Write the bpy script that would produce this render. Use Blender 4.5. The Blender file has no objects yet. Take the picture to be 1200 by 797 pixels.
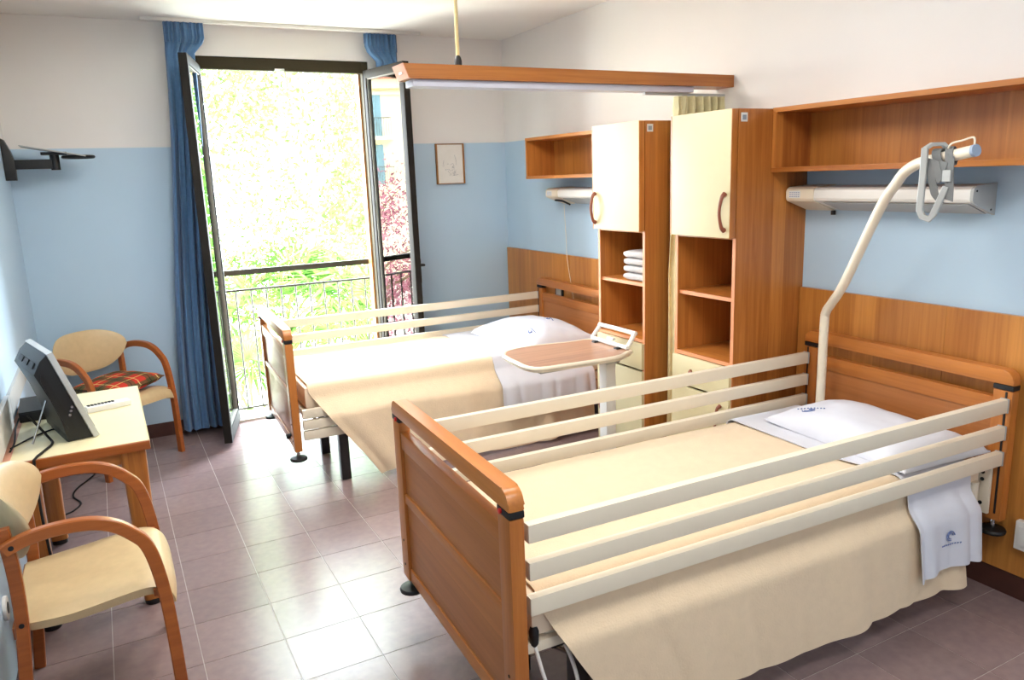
import bpy, bmesh, math, random
from mathutils import Vector, Matrix, noise
random.seed(11)
SC = bpy.context.scene
COL = SC.collection
PI = math.pi

# ------------------------------------------------------------------ camera
cam_data = bpy.data.cameras.new('camera')
cam = bpy.data.objects.new('camera', cam_data)
COL.objects.link(cam)
cam_data.sensor_width = 36.0
cam_data.lens = 895.43 / 1200 * 36.0
cam_data.clip_start = 0.02
cam_data.clip_end = 300
_R = Vector((0.8803955, -0.4728838, -0.03584246))
_U = Vector((0.13028399, 0.1685011, 0.97705346))
_F = Vector((0.45599326, 0.86486317, -0.2099568))
cam.matrix_world = Matrix(((_R.x, _U.x, -_F.x, 0.0), (_R.y, _U.y, -_F.y, 0.0), (_R.z, _U.z, -_F.z, 1.75), (0, 0, 0, 1)))
SC.camera = cam

# ------------------------------------------------------------------ exposure, sky, sun, added fill lamps
SC.view_settings.view_transform = 'Standard'
SC.view_settings.look = 'None'
SC.view_settings.exposure = 0.28
SC.view_settings.gamma = 1.0
SC.view_settings.use_curve_mapping = False
world = bpy.data.worlds.new('world')
SC.world = world
world.use_nodes = True
wn = world.node_tree.nodes
wn['Background'].inputs['Color'].default_value = (0.79, 0.89, 1.0, 1)
wn['Background'].inputs['Strength'].default_value = 34.0

def lamp(name, kind, loc, energy, color=(1, 1, 1), rot=(0, 0, 0), size=None):
    d = bpy.data.lights.new(name, kind)
    d.energy = energy
    d.color = color
    if size:
        d.shape = 'RECTANGLE'
        d.size, d.size_y = size
    o = bpy.data.objects.new(name, d)
    COL.objects.link(o)
    o.location = loc
    o.rotation_euler = rot
    return o

sun = lamp('sun', 'SUN', (0, 0, 20), 22.0, (1.0, 0.96, 0.9), (math.radians(48), 0, math.radians(-28)))
sun.data.angle = math.radians(0.6)
portal = lamp('door_portal', 'AREA', (1.32, 5.98, 1.31), 1.0, (1, 1, 1), (math.radians(-90), 0, 0), (1.2, 2.58))
portal.data.cycles.is_portal = True
lamp('fill_light', 'AREA', (1.25, 2.05, 2.74), 16, (1.0, 0.98, 0.955), (0, 0, 0), (1.15, 0.5))  # this and the next three: unseen lamps added to brighten the room
lamp('fill_light_far', 'AREA', (1.05, 3.70, 2.74), 34, (1.0, 0.98, 0.955), (0, 0, 0), (1.15, 0.5))
lamp('fill_light_middle', 'AREA', (1.25, 0.25, 2.74), 21, (1.0, 0.98, 0.955), (0, 0, 0), (1.15, 0.5))
lamp('fill_light_rear', 'AREA', (1.25, -1.35, 2.74), 17, (1.0, 0.98, 0.955), (0, 0, 0), (1.15, 0.5))

# ------------------------------------------------------------------ node materials
def _new(name):
    m = bpy.data.materials.new(name)
    m.use_nodes = True
    nt = m.node_tree
    return m, nt, nt.nodes['Principled BSDF']

def srgb(r, g, b):
    f = lambda c: (c / 255 / 12.92) if c / 255 <= 0.04045 else ((c / 255 + 0.055) / 1.055) ** 2.4
    return (f(r), f(g), f(b), 1)

def scaled(c, k):
    return (min(1, c[0] * k), min(1, c[1] * k), min(1, c[2] * k), 1)

def plain(name, rgb, rough=0.5, metal=0.0, var=0.06, scale=14.0, bump=0.0, bump_scale=120.0, spec=0.5, sheen=0.0):
    m, nt, p = _new(name)
    c = srgb(*rgb)
    tc = nt.nodes.new('ShaderNodeTexCoord')
    nz = nt.nodes.new('ShaderNodeTexNoise')
    nz.inputs['Scale'].default_value = scale
    nz.inputs['Detail'].default_value = 4
    nt.links.new(tc.outputs['Object'], nz.inputs['Vector'])
    cr = nt.nodes.new('ShaderNodeValToRGB')
    cr.color_ramp.elements[0].position = 0.3
    cr.color_ramp.elements[1].position = 0.7
    cr.color_ramp.elements[0].color = scaled(c, 1 - var)
    cr.color_ramp.elements[1].color = scaled(c, 1 + var)
    nt.links.new(nz.outputs['Fac'], cr.inputs['Fac'])
    nt.links.new(cr.outputs['Color'], p.inputs['Base Color'])
    p.inputs['Roughness'].default_value = rough
    p.inputs['Metallic'].default_value = metal
    p.inputs['Specular IOR Level'].default_value = spec
    if sheen:
        p.inputs['Sheen Weight'].default_value = sheen
    if bump:
        n2 = nt.nodes.new('ShaderNodeTexNoise')
        n2.inputs['Scale'].default_value = bump_scale
        n2.inputs['Detail'].default_value = 3
        nt.links.new(tc.outputs['Object'], n2.inputs['Vector'])
        b = nt.nodes.new('ShaderNodeBump')
        b.inputs['Strength'].default_value = bump
        b.inputs['Distance'].default_value = 0.004
        nt.links.new(n2.outputs['Fac'], b.inputs['Height'])
        nt.links.new(b.outputs['Normal'], p.inputs['Normal'])
    return m

def wood(name, dark, light, axis='Z', strip=0.085, rough=0.32, contrast=0.72):
    """veneer: fine streaks along one axis and strips of slightly different tone across it"""
    m, nt, p = _new(name)
    N, L = nt.nodes, nt.links
    tc = N.new('ShaderNodeTexCoord')
    oi = N.new('ShaderNodeObjectInfo')
    add = N.new('ShaderNodeVectorMath'); add.operation = 'ADD'
    mul = N.new('ShaderNodeMath'); mul.operation = 'MULTIPLY'; mul.inputs[1].default_value = 7.3
    L.new(oi.outputs['Random'], mul.inputs[0])
    L.new(tc.outputs['Object'], add.inputs[0])
    L.new(mul.outputs[0], add.inputs[1])
    mp = N.new('ShaderNodeMapping')
    s = {'X': (1.6, 42, 42), 'Y': (42, 1.6, 42), 'Z': (42, 42, 1.6)}[axis]
    mp.inputs['Scale'].default_value = s
    L.new(add.outputs[0], mp.inputs['Vector'])
    nz = N.new('ShaderNodeTexNoise')
    nz.inputs['Scale'].default_value = 1.0
    nz.inputs['Detail'].default_value = 5
    nz.inputs['Roughness'].default_value = 0.62
    nz.inputs['Distortion'].default_value = 0.4
    L.new(mp.outputs['Vector'], nz.inputs['Vector'])
    # strips across the grain
    sx = N.new('ShaderNodeSeparateXYZ')
    L.new(add.outputs[0], sx.inputs[0])
    a = N.new('ShaderNodeMath'); a.operation = 'ADD'
    pair = {'X': ('Y', 'Z'), 'Y': ('X', 'Z'), 'Z': ('X', 'Y')}[axis]
    L.new(sx.outputs[pair[0]], a.inputs[0]); L.new(sx.outputs[pair[1]], a.inputs[1])
    dv = N.new('ShaderNodeMath'); dv.operation = 'DIVIDE'; dv.inputs[1].default_value = strip
    L.new(a.outputs[0], dv.inputs[0])
    fl = N.new('ShaderNodeMath'); fl.operation = 'FLOOR'
    L.new(dv.outputs[0], fl.inputs[0])
    wh = N.new('ShaderNodeTexWhiteNoise'); wh.noise_dimensions = '1D'
    L.new(fl.outputs[0], wh.inputs['W'])
    mx = N.new('ShaderNodeMath'); mx.operation = 'MULTIPLY_ADD'
    mx.inputs[1].default_value = 0.34
    L.new(wh.outputs['Value'], mx.inputs[0])
    L.new(nz.outputs['Fac'], mx.inputs[2])
    cr = N.new('ShaderNodeValToRGB')
    e = cr.color_ramp.elements
    e[0].position = 0.32; e[0].color = srgb(*dark)
    e[1].position = 0.32 + contrast; e[1].color = srgb(*light)
    L.new(mx.outputs[0], cr.inputs['Fac'])
    L.new(cr.outputs['Color'], p.inputs['Base Color'])
    p.inputs['Roughness'].default_value = rough
    b = N.new('ShaderNodeBump'); b.inputs['Strength'].default_value = 0.06; b.inputs['Distance'].default_value = 0.002
    L.new(nz.outputs['Fac'], b.inputs['Height'])
    L.new(b.outputs['Normal'], p.inputs['Normal'])
    return m

def two_tone_paint(name, upper, lower, level):
    """wall paint in two colours that meet at a fixed height above the floor"""
    m, nt, p = _new(name)
    N, L = nt.nodes, nt.links
    tc = N.new('ShaderNodeTexCoord')
    sx = N.new('ShaderNodeSeparateXYZ'); L.new(tc.outputs['Object'], sx.inputs[0])
    gt = N.new('ShaderNodeMath'); gt.operation = 'GREATER_THAN'; gt.inputs[1].default_value = level
    L.new(sx.outputs['Z'], gt.inputs[0])
    nz = N.new('ShaderNodeTexNoise'); nz.inputs['Scale'].default_value = 2.2; nz.inputs['Detail'].default_value = 5
    L.new(tc.outputs['Object'], nz.inputs['Vector'])
    mx = N.new('ShaderNodeMix'); mx.data_type = 'RGBA'
    mx.inputs[6].default_value = srgb(*lower); mx.inputs[7].default_value = srgb(*upper)
    L.new(gt.outputs[0], mx.inputs[0])
    hv = N.new('ShaderNodeHueSaturation')
    mr = N.new('ShaderNodeMapRange'); mr.inputs[3].default_value = 0.96; mr.inputs[4].default_value = 1.04
    L.new(nz.outputs['Fac'], mr.inputs[0]); L.new(mr.outputs[0], hv.inputs['Value'])
    L.new(mx.outputs[2], hv.inputs['Color']); L.new(hv.outputs['Color'], p.inputs['Base Color'])
    p.inputs['Roughness'].default_value = 0.42
    n2 = N.new('ShaderNodeTexNoise'); n2.inputs['Scale'].default_value = 160
    L.new(tc.outputs['Object'], n2.inputs['Vector'])
    b = N.new('ShaderNodeBump'); b.inputs['Strength'].default_value = 0.08; b.inputs['Distance'].default_value = 0.002
    L.new(n2.outputs['Fac'], b.inputs['Height']); L.new(b.outputs['Normal'], p.inputs['Normal'])
    return m

def tile_mat(name):
    m, nt, p = _new(name)
    N, L = nt.nodes, nt.links
    oi = N.new('ShaderNodeObjectInfo')
    tc = N.new('ShaderNodeTexCoord')
    nz = N.new('ShaderNodeTexNoise'); nz.inputs['Scale'].default_value = 26; nz.inputs['Detail'].default_value = 6
    ad = N.new('ShaderNodeVectorMath'); ad.operation = 'ADD'
    L.new(tc.outputs['Object'], ad.inputs[0]); L.new(oi.outputs['Location'], ad.inputs[1])
    L.new(ad.outputs[0], nz.inputs['Vector'])
    cr = N.new('ShaderNodeValToRGB')
    cr.color_ramp.elements[0].position = 0.3; cr.color_ramp.elements[0].color = srgb(132, 112, 111)
    cr.color_ramp.elements[1].position = 0.72; cr.color_ramp.elements[1].color = srgb(142, 121, 119)
    L.new(nz.outputs['Fac'], cr.inputs['Fac'])
    hv = N.new('ShaderNodeHueSaturation')
    mr = N.new('ShaderNodeMapRange'); mr.inputs[3].default_value = 0.93; mr.inputs[4].default_value = 1.07
    L.new(oi.outputs['Random'], mr.inputs[0]); L.new(mr.outputs[0], hv.inputs['Value'])
    L.new(cr.outputs['Color'], hv.inputs['Color']); L.new(hv.outputs['Color'], p.inputs['Base Color'])
    p.inputs['Roughness'].default_value = 0.23
    p.inputs['Specular IOR Level'].default_value = 0.48
    return m

def glass_mat(name, ior=1.75):
    m = bpy.data.materials.new(name); m.use_nodes = True
    nt = m.node_tree; N, L = nt.nodes, nt.links
    N.remove(N['Principled BSDF'])
    out = N['Material Output']
    tr = N.new('ShaderNodeBsdfTransparent'); tr.inputs['Color'].default_value = (0.93, 0.97, 0.95, 1)
    gl = N.new('ShaderNodeBsdfGlossy'); gl.inputs['Roughness'].default_value = 0.0
    fr = N.new('ShaderNodeFresnel'); fr.inputs['IOR'].default_value = ior
    mx = N.new('ShaderNodeMixShader')
    L.new(fr.outputs[0], mx.inputs[0]); L.new(tr.outputs[0], mx.inputs[1]); L.new(gl.outputs[0], mx.inputs[2])
    L.new(mx.outputs[0], out.inputs['Surface'])
    return m

def emit_mat(name, rgb, s):
    m, nt, p = _new(name)
    p.inputs['Base Color'].default_value = srgb(*rgb)
    p.inputs['Emission Color'].default_value = srgb(*rgb)
    p.inputs['Emission Strength'].default_value = s
    return m

def leaf_mat(name, a, b, trans=0.5):
    m = bpy.data.materials.new(name); m.use_nodes = True
    nt = m.node_tree; N, L = nt.nodes, nt.links
    N.remove(N['Principled BSDF'])
    tc = N.new('ShaderNodeTexCoord')
    nz = N.new('ShaderNodeTexNoise'); nz.inputs['Scale'].default_value = 5
    L.new(tc.outputs['Object'], nz.inputs['Vector'])
    cr = N.new('ShaderNodeValToRGB')
    cr.color_ramp.elements[0].position = 0.35; cr.color_ramp.elements[0].color = srgb(*a)
    cr.color_ramp.elements[1].position = 0.65; cr.color_ramp.elements[1].color = srgb(*b)
    L.new(nz.outputs['Fac'], cr.inputs['Fac'])
    d = N.new('ShaderNodeBsdfDiffuse'); t = N.new('ShaderNodeBsdfTranslucent')
    L.new(cr.outputs[0], d.inputs[0]); L.new(cr.outputs[0], t.inputs[0])
    mx = N.new('ShaderNodeMixShader'); mx.inputs[0].default_value = trans
    L.new(d.outputs[0], mx.inputs[1]); L.new(t.outputs[0], mx.inputs[2])
    L.new(mx.outputs[0], N['Material Output'].inputs['Surface'])
    return m

def tartan_mat(name):
    m, nt, p = _new(name)
    N, L = nt.nodes, nt.links
    tc = N.new('ShaderNodeTexCoord')
    sx = N.new('ShaderNodeSeparateXYZ'); L.new(tc.outputs['Object'], sx.inputs[0])
    def band(sock, period, centre, width):
        a = N.new('ShaderNodeMath'); a.operation = 'ADD'; a.inputs[1].default_value = 10 - centre
        L.new(sock, a.inputs[0])
        f = N.new('ShaderNodeMath'); f.operation = 'MODULO'; f.inputs[1].default_value = period
        L.new(a.outputs[0], f.inputs[0])
        s = N.new('ShaderNodeMath'); s.operation = 'LESS_THAN'; s.inputs[1].default_value = width
        L.new(f.outputs[0], s.inputs[0])
        return s.outputs[0]
    cur = None
    base = srgb(206, 52, 36)
    layers = [('X', .15, .00, .06, srgb(70, 84, 48), .8), ('Y', .15, .03, .06, srgb(66, 80, 46), .75),
              ('X', .15, .10, .008, srgb(226, 200, 110), .8), ('Y', .15, .115, .008, srgb(230, 208, 130), .75),
              ('X', .15, .025, .007, srgb(20, 22, 24), .8), ('Y', .15, .055, .007, srgb(20, 22, 24), .8)]
    for ax, per, ce, wd, col, k in layers:
        mx = N.new('ShaderNodeMix'); mx.data_type = 'RGBA'
        mm = N.new('ShaderNodeMath'); mm.operation = 'MULTIPLY'; mm.inputs[1].default_value = k
        L.new(band(sx.outputs[ax], per, ce, wd), mm.inputs[0]); L.new(mm.outputs[0], mx.inputs[0])
        if cur is None: mx.inputs[6].default_value = base
        else: L.new(cur, mx.inputs[6])
        mx.inputs[7].default_value = col
        cur = mx.outputs[2]
    L.new(cur, p.inputs['Base Color'])
    p.inputs['Roughness'].default_value = 0.9
    return m

WD, WL = (150, 84, 32), (204, 134, 64)
M = dict(
    wood_z=wood('wood_z', WD, WL, 'Z'), wood_y=wood('wood_y', WD, WL, 'Y'), wood_x=wood('wood_x', WD, WL, 'X'),
    panel=wood('panel_veneer', (158, 94, 38), (204, 138, 66), 'Z', 0.11, 0.3),
    bed_y=wood('bed_wood_y', (160, 92, 38), (200, 126, 60), 'Y', 0.3, 0.3, 0.7),
    bed_z=wood('bed_wood_z', (160, 92, 38), (200, 126, 60), 'Z', 0.3, 0.3, 0.7),
    bed_panel=wood('bed_panel', (160, 98, 50), (190, 122, 68), 'Y', 0.4, 0.36, 0.7),
    edge=plain('wood_edge', (214, 142, 98), 0.4, var=.06),
    bent=wood('bentwood', (142, 72, 28), (182, 102, 46), 'X', 0.4, 0.3, 0.7),
    tabletop=wood('walnut_top', (140, 98, 76), (186, 142, 112), 'X', 0.3, 0.28, 0.6),
    cream=plain('cream_laminate', (211, 197, 155), 0.5, var=.015),
    desk_top=plain('desk_laminate', (232, 220, 178), 0.32, var=.02),
    ivory=plain('ivory_rail', (228, 217, 196), 0.34, var=.015),
    white=plain('white_plastic', (228, 226, 220), 0.35, var=.015),
    grey_plastic=plain('grey_plastic', (176, 178, 176), 0.4, var=.02),
    strap=plain('grey_webbing', (116, 118, 118), 0.8, var=.08, bump=.3),
    black=plain('black_plastic', (13, 13, 14), 0.5, var=.1),
    black_metal=plain('black_steel', (20, 20, 22), 0.35, var=.05),
    tv_dark=plain('tv_shell', (17, 18, 21), 0.45, var=.05),
    silver=plain('silver_plastic', (196, 198, 198), 0.3, var=.02),
    steel=plain('steel', (190, 190, 190), 0.25, 1.0, var=.02),
    brass=plain('brass_tube', (214, 196, 142), 0.4, 0.0, var=.03),
    red=plain('red_plastic', (210, 40, 40), 0.4),
    handle=plain('brown_handle', (134, 72, 48), 0.35, var=.05),
    bronze=plain('bronze_frame', (62, 55, 40), 0.7, 0.0, var=.05, spec=.2),
    bronze_dark=plain('dark_frame', (30, 27, 23), 0.65, 0.0, var=.05, spec=.25),
    jamb=plain('wooden_jamb', (150, 100, 44), 0.5, var=.15, scale=6),
    bead=plain('glazing_bead', (120, 118, 110), 0.6, var=.02),
    white_paint=plain('ceiling_paint', (242, 239, 235), 0.6, var=.012, scale=2),
    grout=plain('grout', (176, 166, 160), 0.9, var=.08, scale=60),
    skirting=plain('dark_skirting', (74, 42, 34), 0.35, var=.1),
    marble=plain('sill_marble', (206, 200, 190), 0.35, var=.12, scale=9),
    curtain=plain('blue_curtain', (84, 122, 164), 0.85, var=.08, scale=40, bump=.2, bump_scale=400, sheen=.2),
    cream_curtain=plain('cream_curtain', (226, 218, 172), 0.85, var=.06, scale=30),
    spread=plain('beige_blanket', (226, 203, 172), 0.92, var=.025, scale=26, bump=.35, bump_scale=150, sheen=.15),
    sheet=plain('white_sheet', (212, 213, 222), 0.85, var=.012, scale=20, bump=.12, bump_scale=60),
    mattress=plain('mattress_cover', (238, 218, 192), 0.85, var=.02, bump=.1),
    towel=plain('white_towel', (186, 182, 180), 0.95, var=.05, scale=90, bump=.5, bump_scale=220),
    leather=plain('tan_vinyl', (206, 180, 138), 0.42, var=.04, scale=30, bump=.12, bump_scale=260),
    paper=plain('paper', (232, 228, 220), 0.6, var=.03),
    pencil=plain('pencil', (150, 150, 152), 0.8),
    logo=plain('logo_blue', (108, 124, 170), 0.8),
    sticker=plain('sticker', (226, 228, 226), 0.5, var=.02),
    sticker_ink=plain('sticker_ink', (150, 160, 172), 0.6),
    bar=plain('railing_paint', (66, 62, 50), 0.45, var=.06),
    bar_dark=plain('railing_dark', (56, 54, 44), 0.45, var=.05),
    facade=plain('facade_plaster', (236, 222, 186), 0.9, var=.04, scale=1.2),
    shutter=plain('teal_shutter', (112, 142, 146), 0.6, var=.05),
    facade_glass=plain('far_window', (120, 140, 160), 0.1, var=.1),
    ground=plain('garden_ground', (196, 192, 176), 0.95, var=.25, scale=1.5),
    bark=plain('bark', (120, 100, 74), 0.9, var=.25, scale=8, bump=.5, bump_scale=30),
    palm_bark=plain('palm_bark', (124, 100, 66), 0.95, var=.3, scale=18, bump=.6, bump_scale=40),
    leaf=leaf_mat('tree_leaf', (56, 100, 36), (92, 136, 58), .45),
    leaf2=leaf_mat('tree_leaf_pale', (70, 112, 46), (110, 150, 76), .45),
    palm=leaf_mat('palm_leaf', (60, 96, 40), (120, 150, 72), .4),
    flower=leaf_mat('orange_flower', (230, 140, 40), (236, 180, 70), .4),
    plum=leaf_mat('plum_leaf', (120, 70, 80), (190, 130, 140), .4),
    floor_tile=tile_mat('floor_tile'),
    glass=glass_mat('pane_glass', 1.9),
    wall=two_tone_paint('wall_paint', (236, 232, 229), (184, 209, 229), 2.026),
    tartan=tartan_mat('tartan'),
    screen=plain('tv_screen', (14, 16, 20), 0.12, var=.02),
    tube=plain('lamp_diffuser', (206, 208, 222), 0.4, var=.01),
)

# ------------------------------------------------------------------ mesh helpers
def box(bm, a, b, bevel=0.0, seg=2):
    x0, y0, z0 = a; x1, y1, z1 = b
    vs = [bm.verts.new(p) for p in ((x0, y0, z0), (x1, y0, z0), (x1, y1, z0), (x0, y1, z0), (x0, y0, z1), (x1, y0, z1), (x1, y1, z1), (x0, y1, z1))]
    fs = [bm.faces.new([vs[i] for i in q]) for q in ((3, 2, 1, 0), (4, 5, 6, 7), (0, 1, 5, 4), (1, 2, 6, 5), (2, 3, 7, 6), (3, 0, 4, 7))]
    if bevel > 0:
        es = {e for f in fs for e in f.edges}
        bmesh.ops.bevel(bm, geom=list(es), offset=bevel, segments=seg, profile=0.7, affect='EDGES')
    return bm

def frame_axes(t, prev=None):
    if prev is None:
        up = Vector((0, 0, 1)) if abs(t.z) < 0.9 else Vector((1, 0, 0))
        n = (up - t * up.dot(t)).normalized()
    else:
        n = (prev - t * prev.dot(t)).normalized()
    return n, t.cross(n)

def tangents(pts):
    out = []
    for i in range(len(pts)):
        a = pts[max(i - 1, 0)]; b = pts[min(i + 1, len(pts) - 1)]
        out.append((b - a).normalized())
    return out

def tube(bm, pts, r, n=10, caps=True):
    pts = [Vector(p) for p in pts]
    rs = r if isinstance(r, (list, tuple)) else [r] * len(pts)
    rings = []; prev = None
    for p, t, rr in zip(pts, tangents(pts), rs):
        a, b = frame_axes(t, prev); prev = a
        rings.append([bm.verts.new(p + a * rr * math.cos(2 * PI * k / n) + b * rr * math.sin(2 * PI * k / n)) for k in range(n)])
    for i in range(len(rings) - 1):
        for k in range(n):
            bm.faces.new((rings[i][k], rings[i][(k + 1) % n], rings[i + 1][(k + 1) % n], rings[i + 1][k]))
    if caps:
        bm.faces.new(rings[0][::-1]); bm.faces.new(rings[-1])
    return bm

def sweep(bm, pts, side, w, t, ch=0.25):
    """rectangular section with chamfered corners: width w along the fixed side axis, thickness t in the plane of the path"""
    pts = [Vector(p) for p in pts]; side = Vector(side).normalized()
    rings = []
    ts = t if isinstance(t, (list, tuple)) else [t] * len(pts)
    for p, tg, tt in zip(pts, tangents(pts), ts):
        n = side.cross(tg).normalized()
        a, b = w / 2, tt / 2; c = min(a, b) * ch
        sec = ((a, -b + c), (a, b - c), (a - c, b), (-a + c, b), (-a, b - c), (-a, -b + c), (-a + c, -b), (a - c, -b))
        rings.append([bm.verts.new(p + side * u + n * v) for u, v in sec])
    k = 8
    for i in range(len(rings) - 1):
        for j in range(k):
            bm.faces.new((rings[i][j], rings[i][(j + 1) % k], rings[i + 1][(j + 1) % k], rings[i + 1][j]))
    bm.faces.new(rings[0][::-1]); bm.faces.new(rings[-1])
    return bm

def prism(bm, poly, place, a, b, bevel=0.0):
    """poly of (p, q); place(p, q, h) -> 3D point; extruded from a to b"""
    lo = [bm.verts.new(place(p, q, a)) for p, q in poly]
    hi = [bm.verts.new(place(p, q, b)) for p, q in poly]
    n = len(poly)
    fs = [bm.faces.new(lo[::-1]), bm.faces.new(hi)]
    for i in range(n):
        fs.append(bm.faces.new((lo[i], lo[(i + 1) % n], hi[(i + 1) % n], hi[i])))
    if bevel:
        es = {e for f in fs[:2] for e in f.edges}
        bmesh.ops.bevel(bm, geom=list(es), offset=bevel, segments=2, profile=0.7, affect='EDGES')
    return bm

def disc(bm, c, r, h, n=20, axis='Z', bevel=0.0):
    pl = {'Z': lambda p, q, k: (c[0] + p, c[1] + q, c[2] + k), 'X': lambda p, q, k: (c[0] + k, c[1] + p, c[2] + q), 'Y': lambda p, q, k: (c[0] + p, c[1] + k, c[2] + q)}[axis]
    return prism(bm, [(r * math.cos(2 * PI * i / n), r * math.sin(2 * PI * i / n)) for i in range(n)], pl, 0, h, bevel)

def lathe(bm, prof, c=(0, 0, 0), n=20):
    rings = [[bm.verts.new((c[0] + r * math.cos(2 * PI * k / n), c[1] + r * math.sin(2 * PI * k / n), c[2] + z)) for k in range(n)] for r, z in prof]
    for i in range(len(rings) - 1):
        for k in range(n):
            bm.faces.new((rings[i][k], rings[i][(k + 1) % n], rings[i + 1][(k + 1) % n], rings[i + 1][k]))
    bm.faces.new(rings[0][::-1]); bm.faces.new(rings[-1])
    return bm

def sheet_grid(bm, fn, nu, nv, thick=0.0, closed_u=False):
    """a grid surface fn(s, t), s and t in 0..1, given a thickness along its normals"""
    g = [[bm.verts.new(fn(i / nu, j / nv)) for j in range(nv + 1)] for i in range(nu + 1)]
    fs = []
    for i in range(nu):
        for j in range(nv):
            fs.append(bm.faces.new((g[i][j], g[i + 1][j], g[i + 1][j + 1], g[i][j + 1])))
    if thick:
        bm.normal_update()
        k = [[bm.verts.new(v.co - v.normal * thick) for v in row] for row in g]
        for i in range(nu):
            for j in range(nv):
                bm.faces.new((k[i][j + 1], k[i + 1][j + 1], k[i + 1][j], k[i][j]))
        for i in range(nu):
            bm.faces.new((g[i + 1][0], g[i][0], k[i][0], k[i + 1][0])); bm.faces.new((g[i][nv], g[i + 1][nv], k[i + 1][nv], k[i][nv]))
        for j in range(nv):
            bm.faces.new((g[0][j], g[0][j + 1], k[0][j + 1], k[0][j])); bm.faces.new((g[nu][j + 1], g[nu][j], k[nu][j], k[nu][j + 1]))
    return bm

def obj(name, bm, mat, parent=None, angle=38):
    bmesh.ops.recalc_face_normals(bm, faces=bm.faces)
    lim = math.radians(angle)
    for f in bm.faces: f.smooth = True
    for e in bm.edges:
        if len(e.link_faces) == 2:
            try:
                if e.calc_face_angle() > lim: e.smooth = False
            except ValueError: pass
    me = bpy.data.meshes.new(name)
    bm.to_mesh(me); bm.free()
    me.materials.append(M[mat] if isinstance(mat, str) else mat)
    o = bpy.data.objects.new(name, me)
    COL.objects.link(o)
    if parent: o.parent = parent
    return o

def B(*boxes, bevel=0.0):
    bm = bmesh.new()
    for b in boxes: box(bm, b[0], b[1], b[2] if len(b) > 2 else bevel)
    return bm

def T(pts, r, n=10): return tube(bmesh.new(), pts, r, n)

def thing(name, label, cat, loc=(0, 0, 0), rotz=0.0, group=None):
    o = bpy.data.objects.new(name, None); COL.objects.link(o)
    o.empty_display_size = 0.1
    o.location = loc; o.rotation_euler = (0, 0, rotz)
    o['label'] = label; o['category'] = cat
    if group: o['group'] = group
    return o

def tag(o, label, cat, group=None):
    o['label'] = label; o['category'] = cat
    if group: o['group'] = group
    return o

def struct(name, bm, mat, parent=None):
    o = obj(name, bm, mat, parent)
    if parent is None: o['kind'] = 'structure'
    return o

def twin(o, parent, name=None):
    c = o.copy(); COL.objects.link(c); c.parent = parent
    return c

def smooth_path(pts, n=6):
    """Catmull-Rom through the points"""
    P = [Vector(p) for p in pts]; P = [P[0] * 2 - P[1]] + P + [P[-1] * 2 - P[-2]]
    out = []
    for i in range(1, len(P) - 2):
        for k in range(n):
            t = k / n
            a, b, c, d = P[i - 1], P[i], P[i + 1], P[i + 2]
            out.append(0.5 * ((2 * b) + (c - a) * t + (2 * a - 5 * b + 4 * c - d) * t * t + (3 * b - a - 3 * c + d) * t ** 3))
    out.append(P[-2])
    return out

def sstep(x, a, b):
    t = max(0, min(1, (x - a) / (b - a)))
    return t * t * (3 - 2 * t)

# ================================================================== the room shell
XL, XR, YF, YB, ZC = -0.46, 3.09, 5.86, -2.4, 2.836
DX0, DX1, DZ = 0.70, 1.945, 2.632            # the french door's opening

floor = struct('floor', B(((XL - .2, YB - .2, -.20), (XR + .2, YF + .24, -.0015))), 'grout')
tile_mesh = {}
def tile(x0, y0, x1, y1):
    key = (round(x1 - x0, 4), round(y1 - y0, 4))
    if key not in tile_mesh:
        o = obj('tile', B(((-key[0] / 2, -key[1] / 2, -.006), (key[0] / 2, key[1] / 2, 0))), 'floor_tile', floor)
        tile_mesh[key] = o.data
    else:
        o = bpy.data.objects.new('tile', tile_mesh[key]); COL.objects.link(o); o.parent = floor
    o.location = ((x0 + x1) / 2, (y0 + y1) / 2, 0)
G = 0.0016
xs = [XL] + [0.132 + .3 * k for k in range(-1, 10) if XL + .02 < 0.132 + .3 * k < XR - .02] + [XR]
ys = [0.124 + .3 * k for k in range(2, 20) if 0.124 + .3 * k < YF - .02] + [YF]
for i in range(len(xs) - 1):
    for j in range(len(ys) - 1):
        tile(xs[i] + G, ys[j] + G, xs[i + 1] - G, ys[j + 1] - G)
bm = bmesh.new()
yb = [ys[0] - .3 * k for k in range(0, 12)]
for i in range(len(xs) - 1):
    for j in range(len(yb) - 1):
        if yb[j + 1] > YB: box(bm, (xs[i] + G, yb[j + 1] + G, -.006), (xs[i + 1] - G, yb[j] - G, 0))
o = obj('rear_tiles', bm, 'floor_tile', floor); o['kind'] = 'stuff'

struct('ceiling', B(((XL - .2, YB - .2, ZC), (XR + .2, YF + .24, ZC + .15))), 'white_paint')
struct('wall_far', B(((XL - .2, YF, -.2), (DX0, YF + .24, ZC)), ((DX1, YF, -.2), (XR + .2, YF + .24, ZC)), ((DX0, YF, DZ), (DX1, YF + .24, ZC))), 'wall')
struct('wall_right', B(((XR, YB - .2, -.2), (XR + .2, YF, ZC))), 'wall')
struct('wall_left', B(((XL - .2, YB - .2, -.2), (XL, YF, ZC))), 'wall')
struct('wall_back', B(((XL, YB - .2, -.2), (XR, YB, ZC))), 'wall')
struct('baseboard_far', B(((XL + .012, YF - .012, .0), (DX0 - .01, YF, .10), .002)), 'skirting')
struct('baseboard_far_right', B(((DX1 + .01, YF - .012, .0), (XR - .012, YF, .10), .002)), 'skirting')
struct('baseboard_right', B(((XR - .013, YB, .0), (XR, YF, .10), .002)), 'skirting')
struct('baseboard_left', B(((XL, YB, .0), (XL + .012, YF, .10), .002)), 'skirting')
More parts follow.
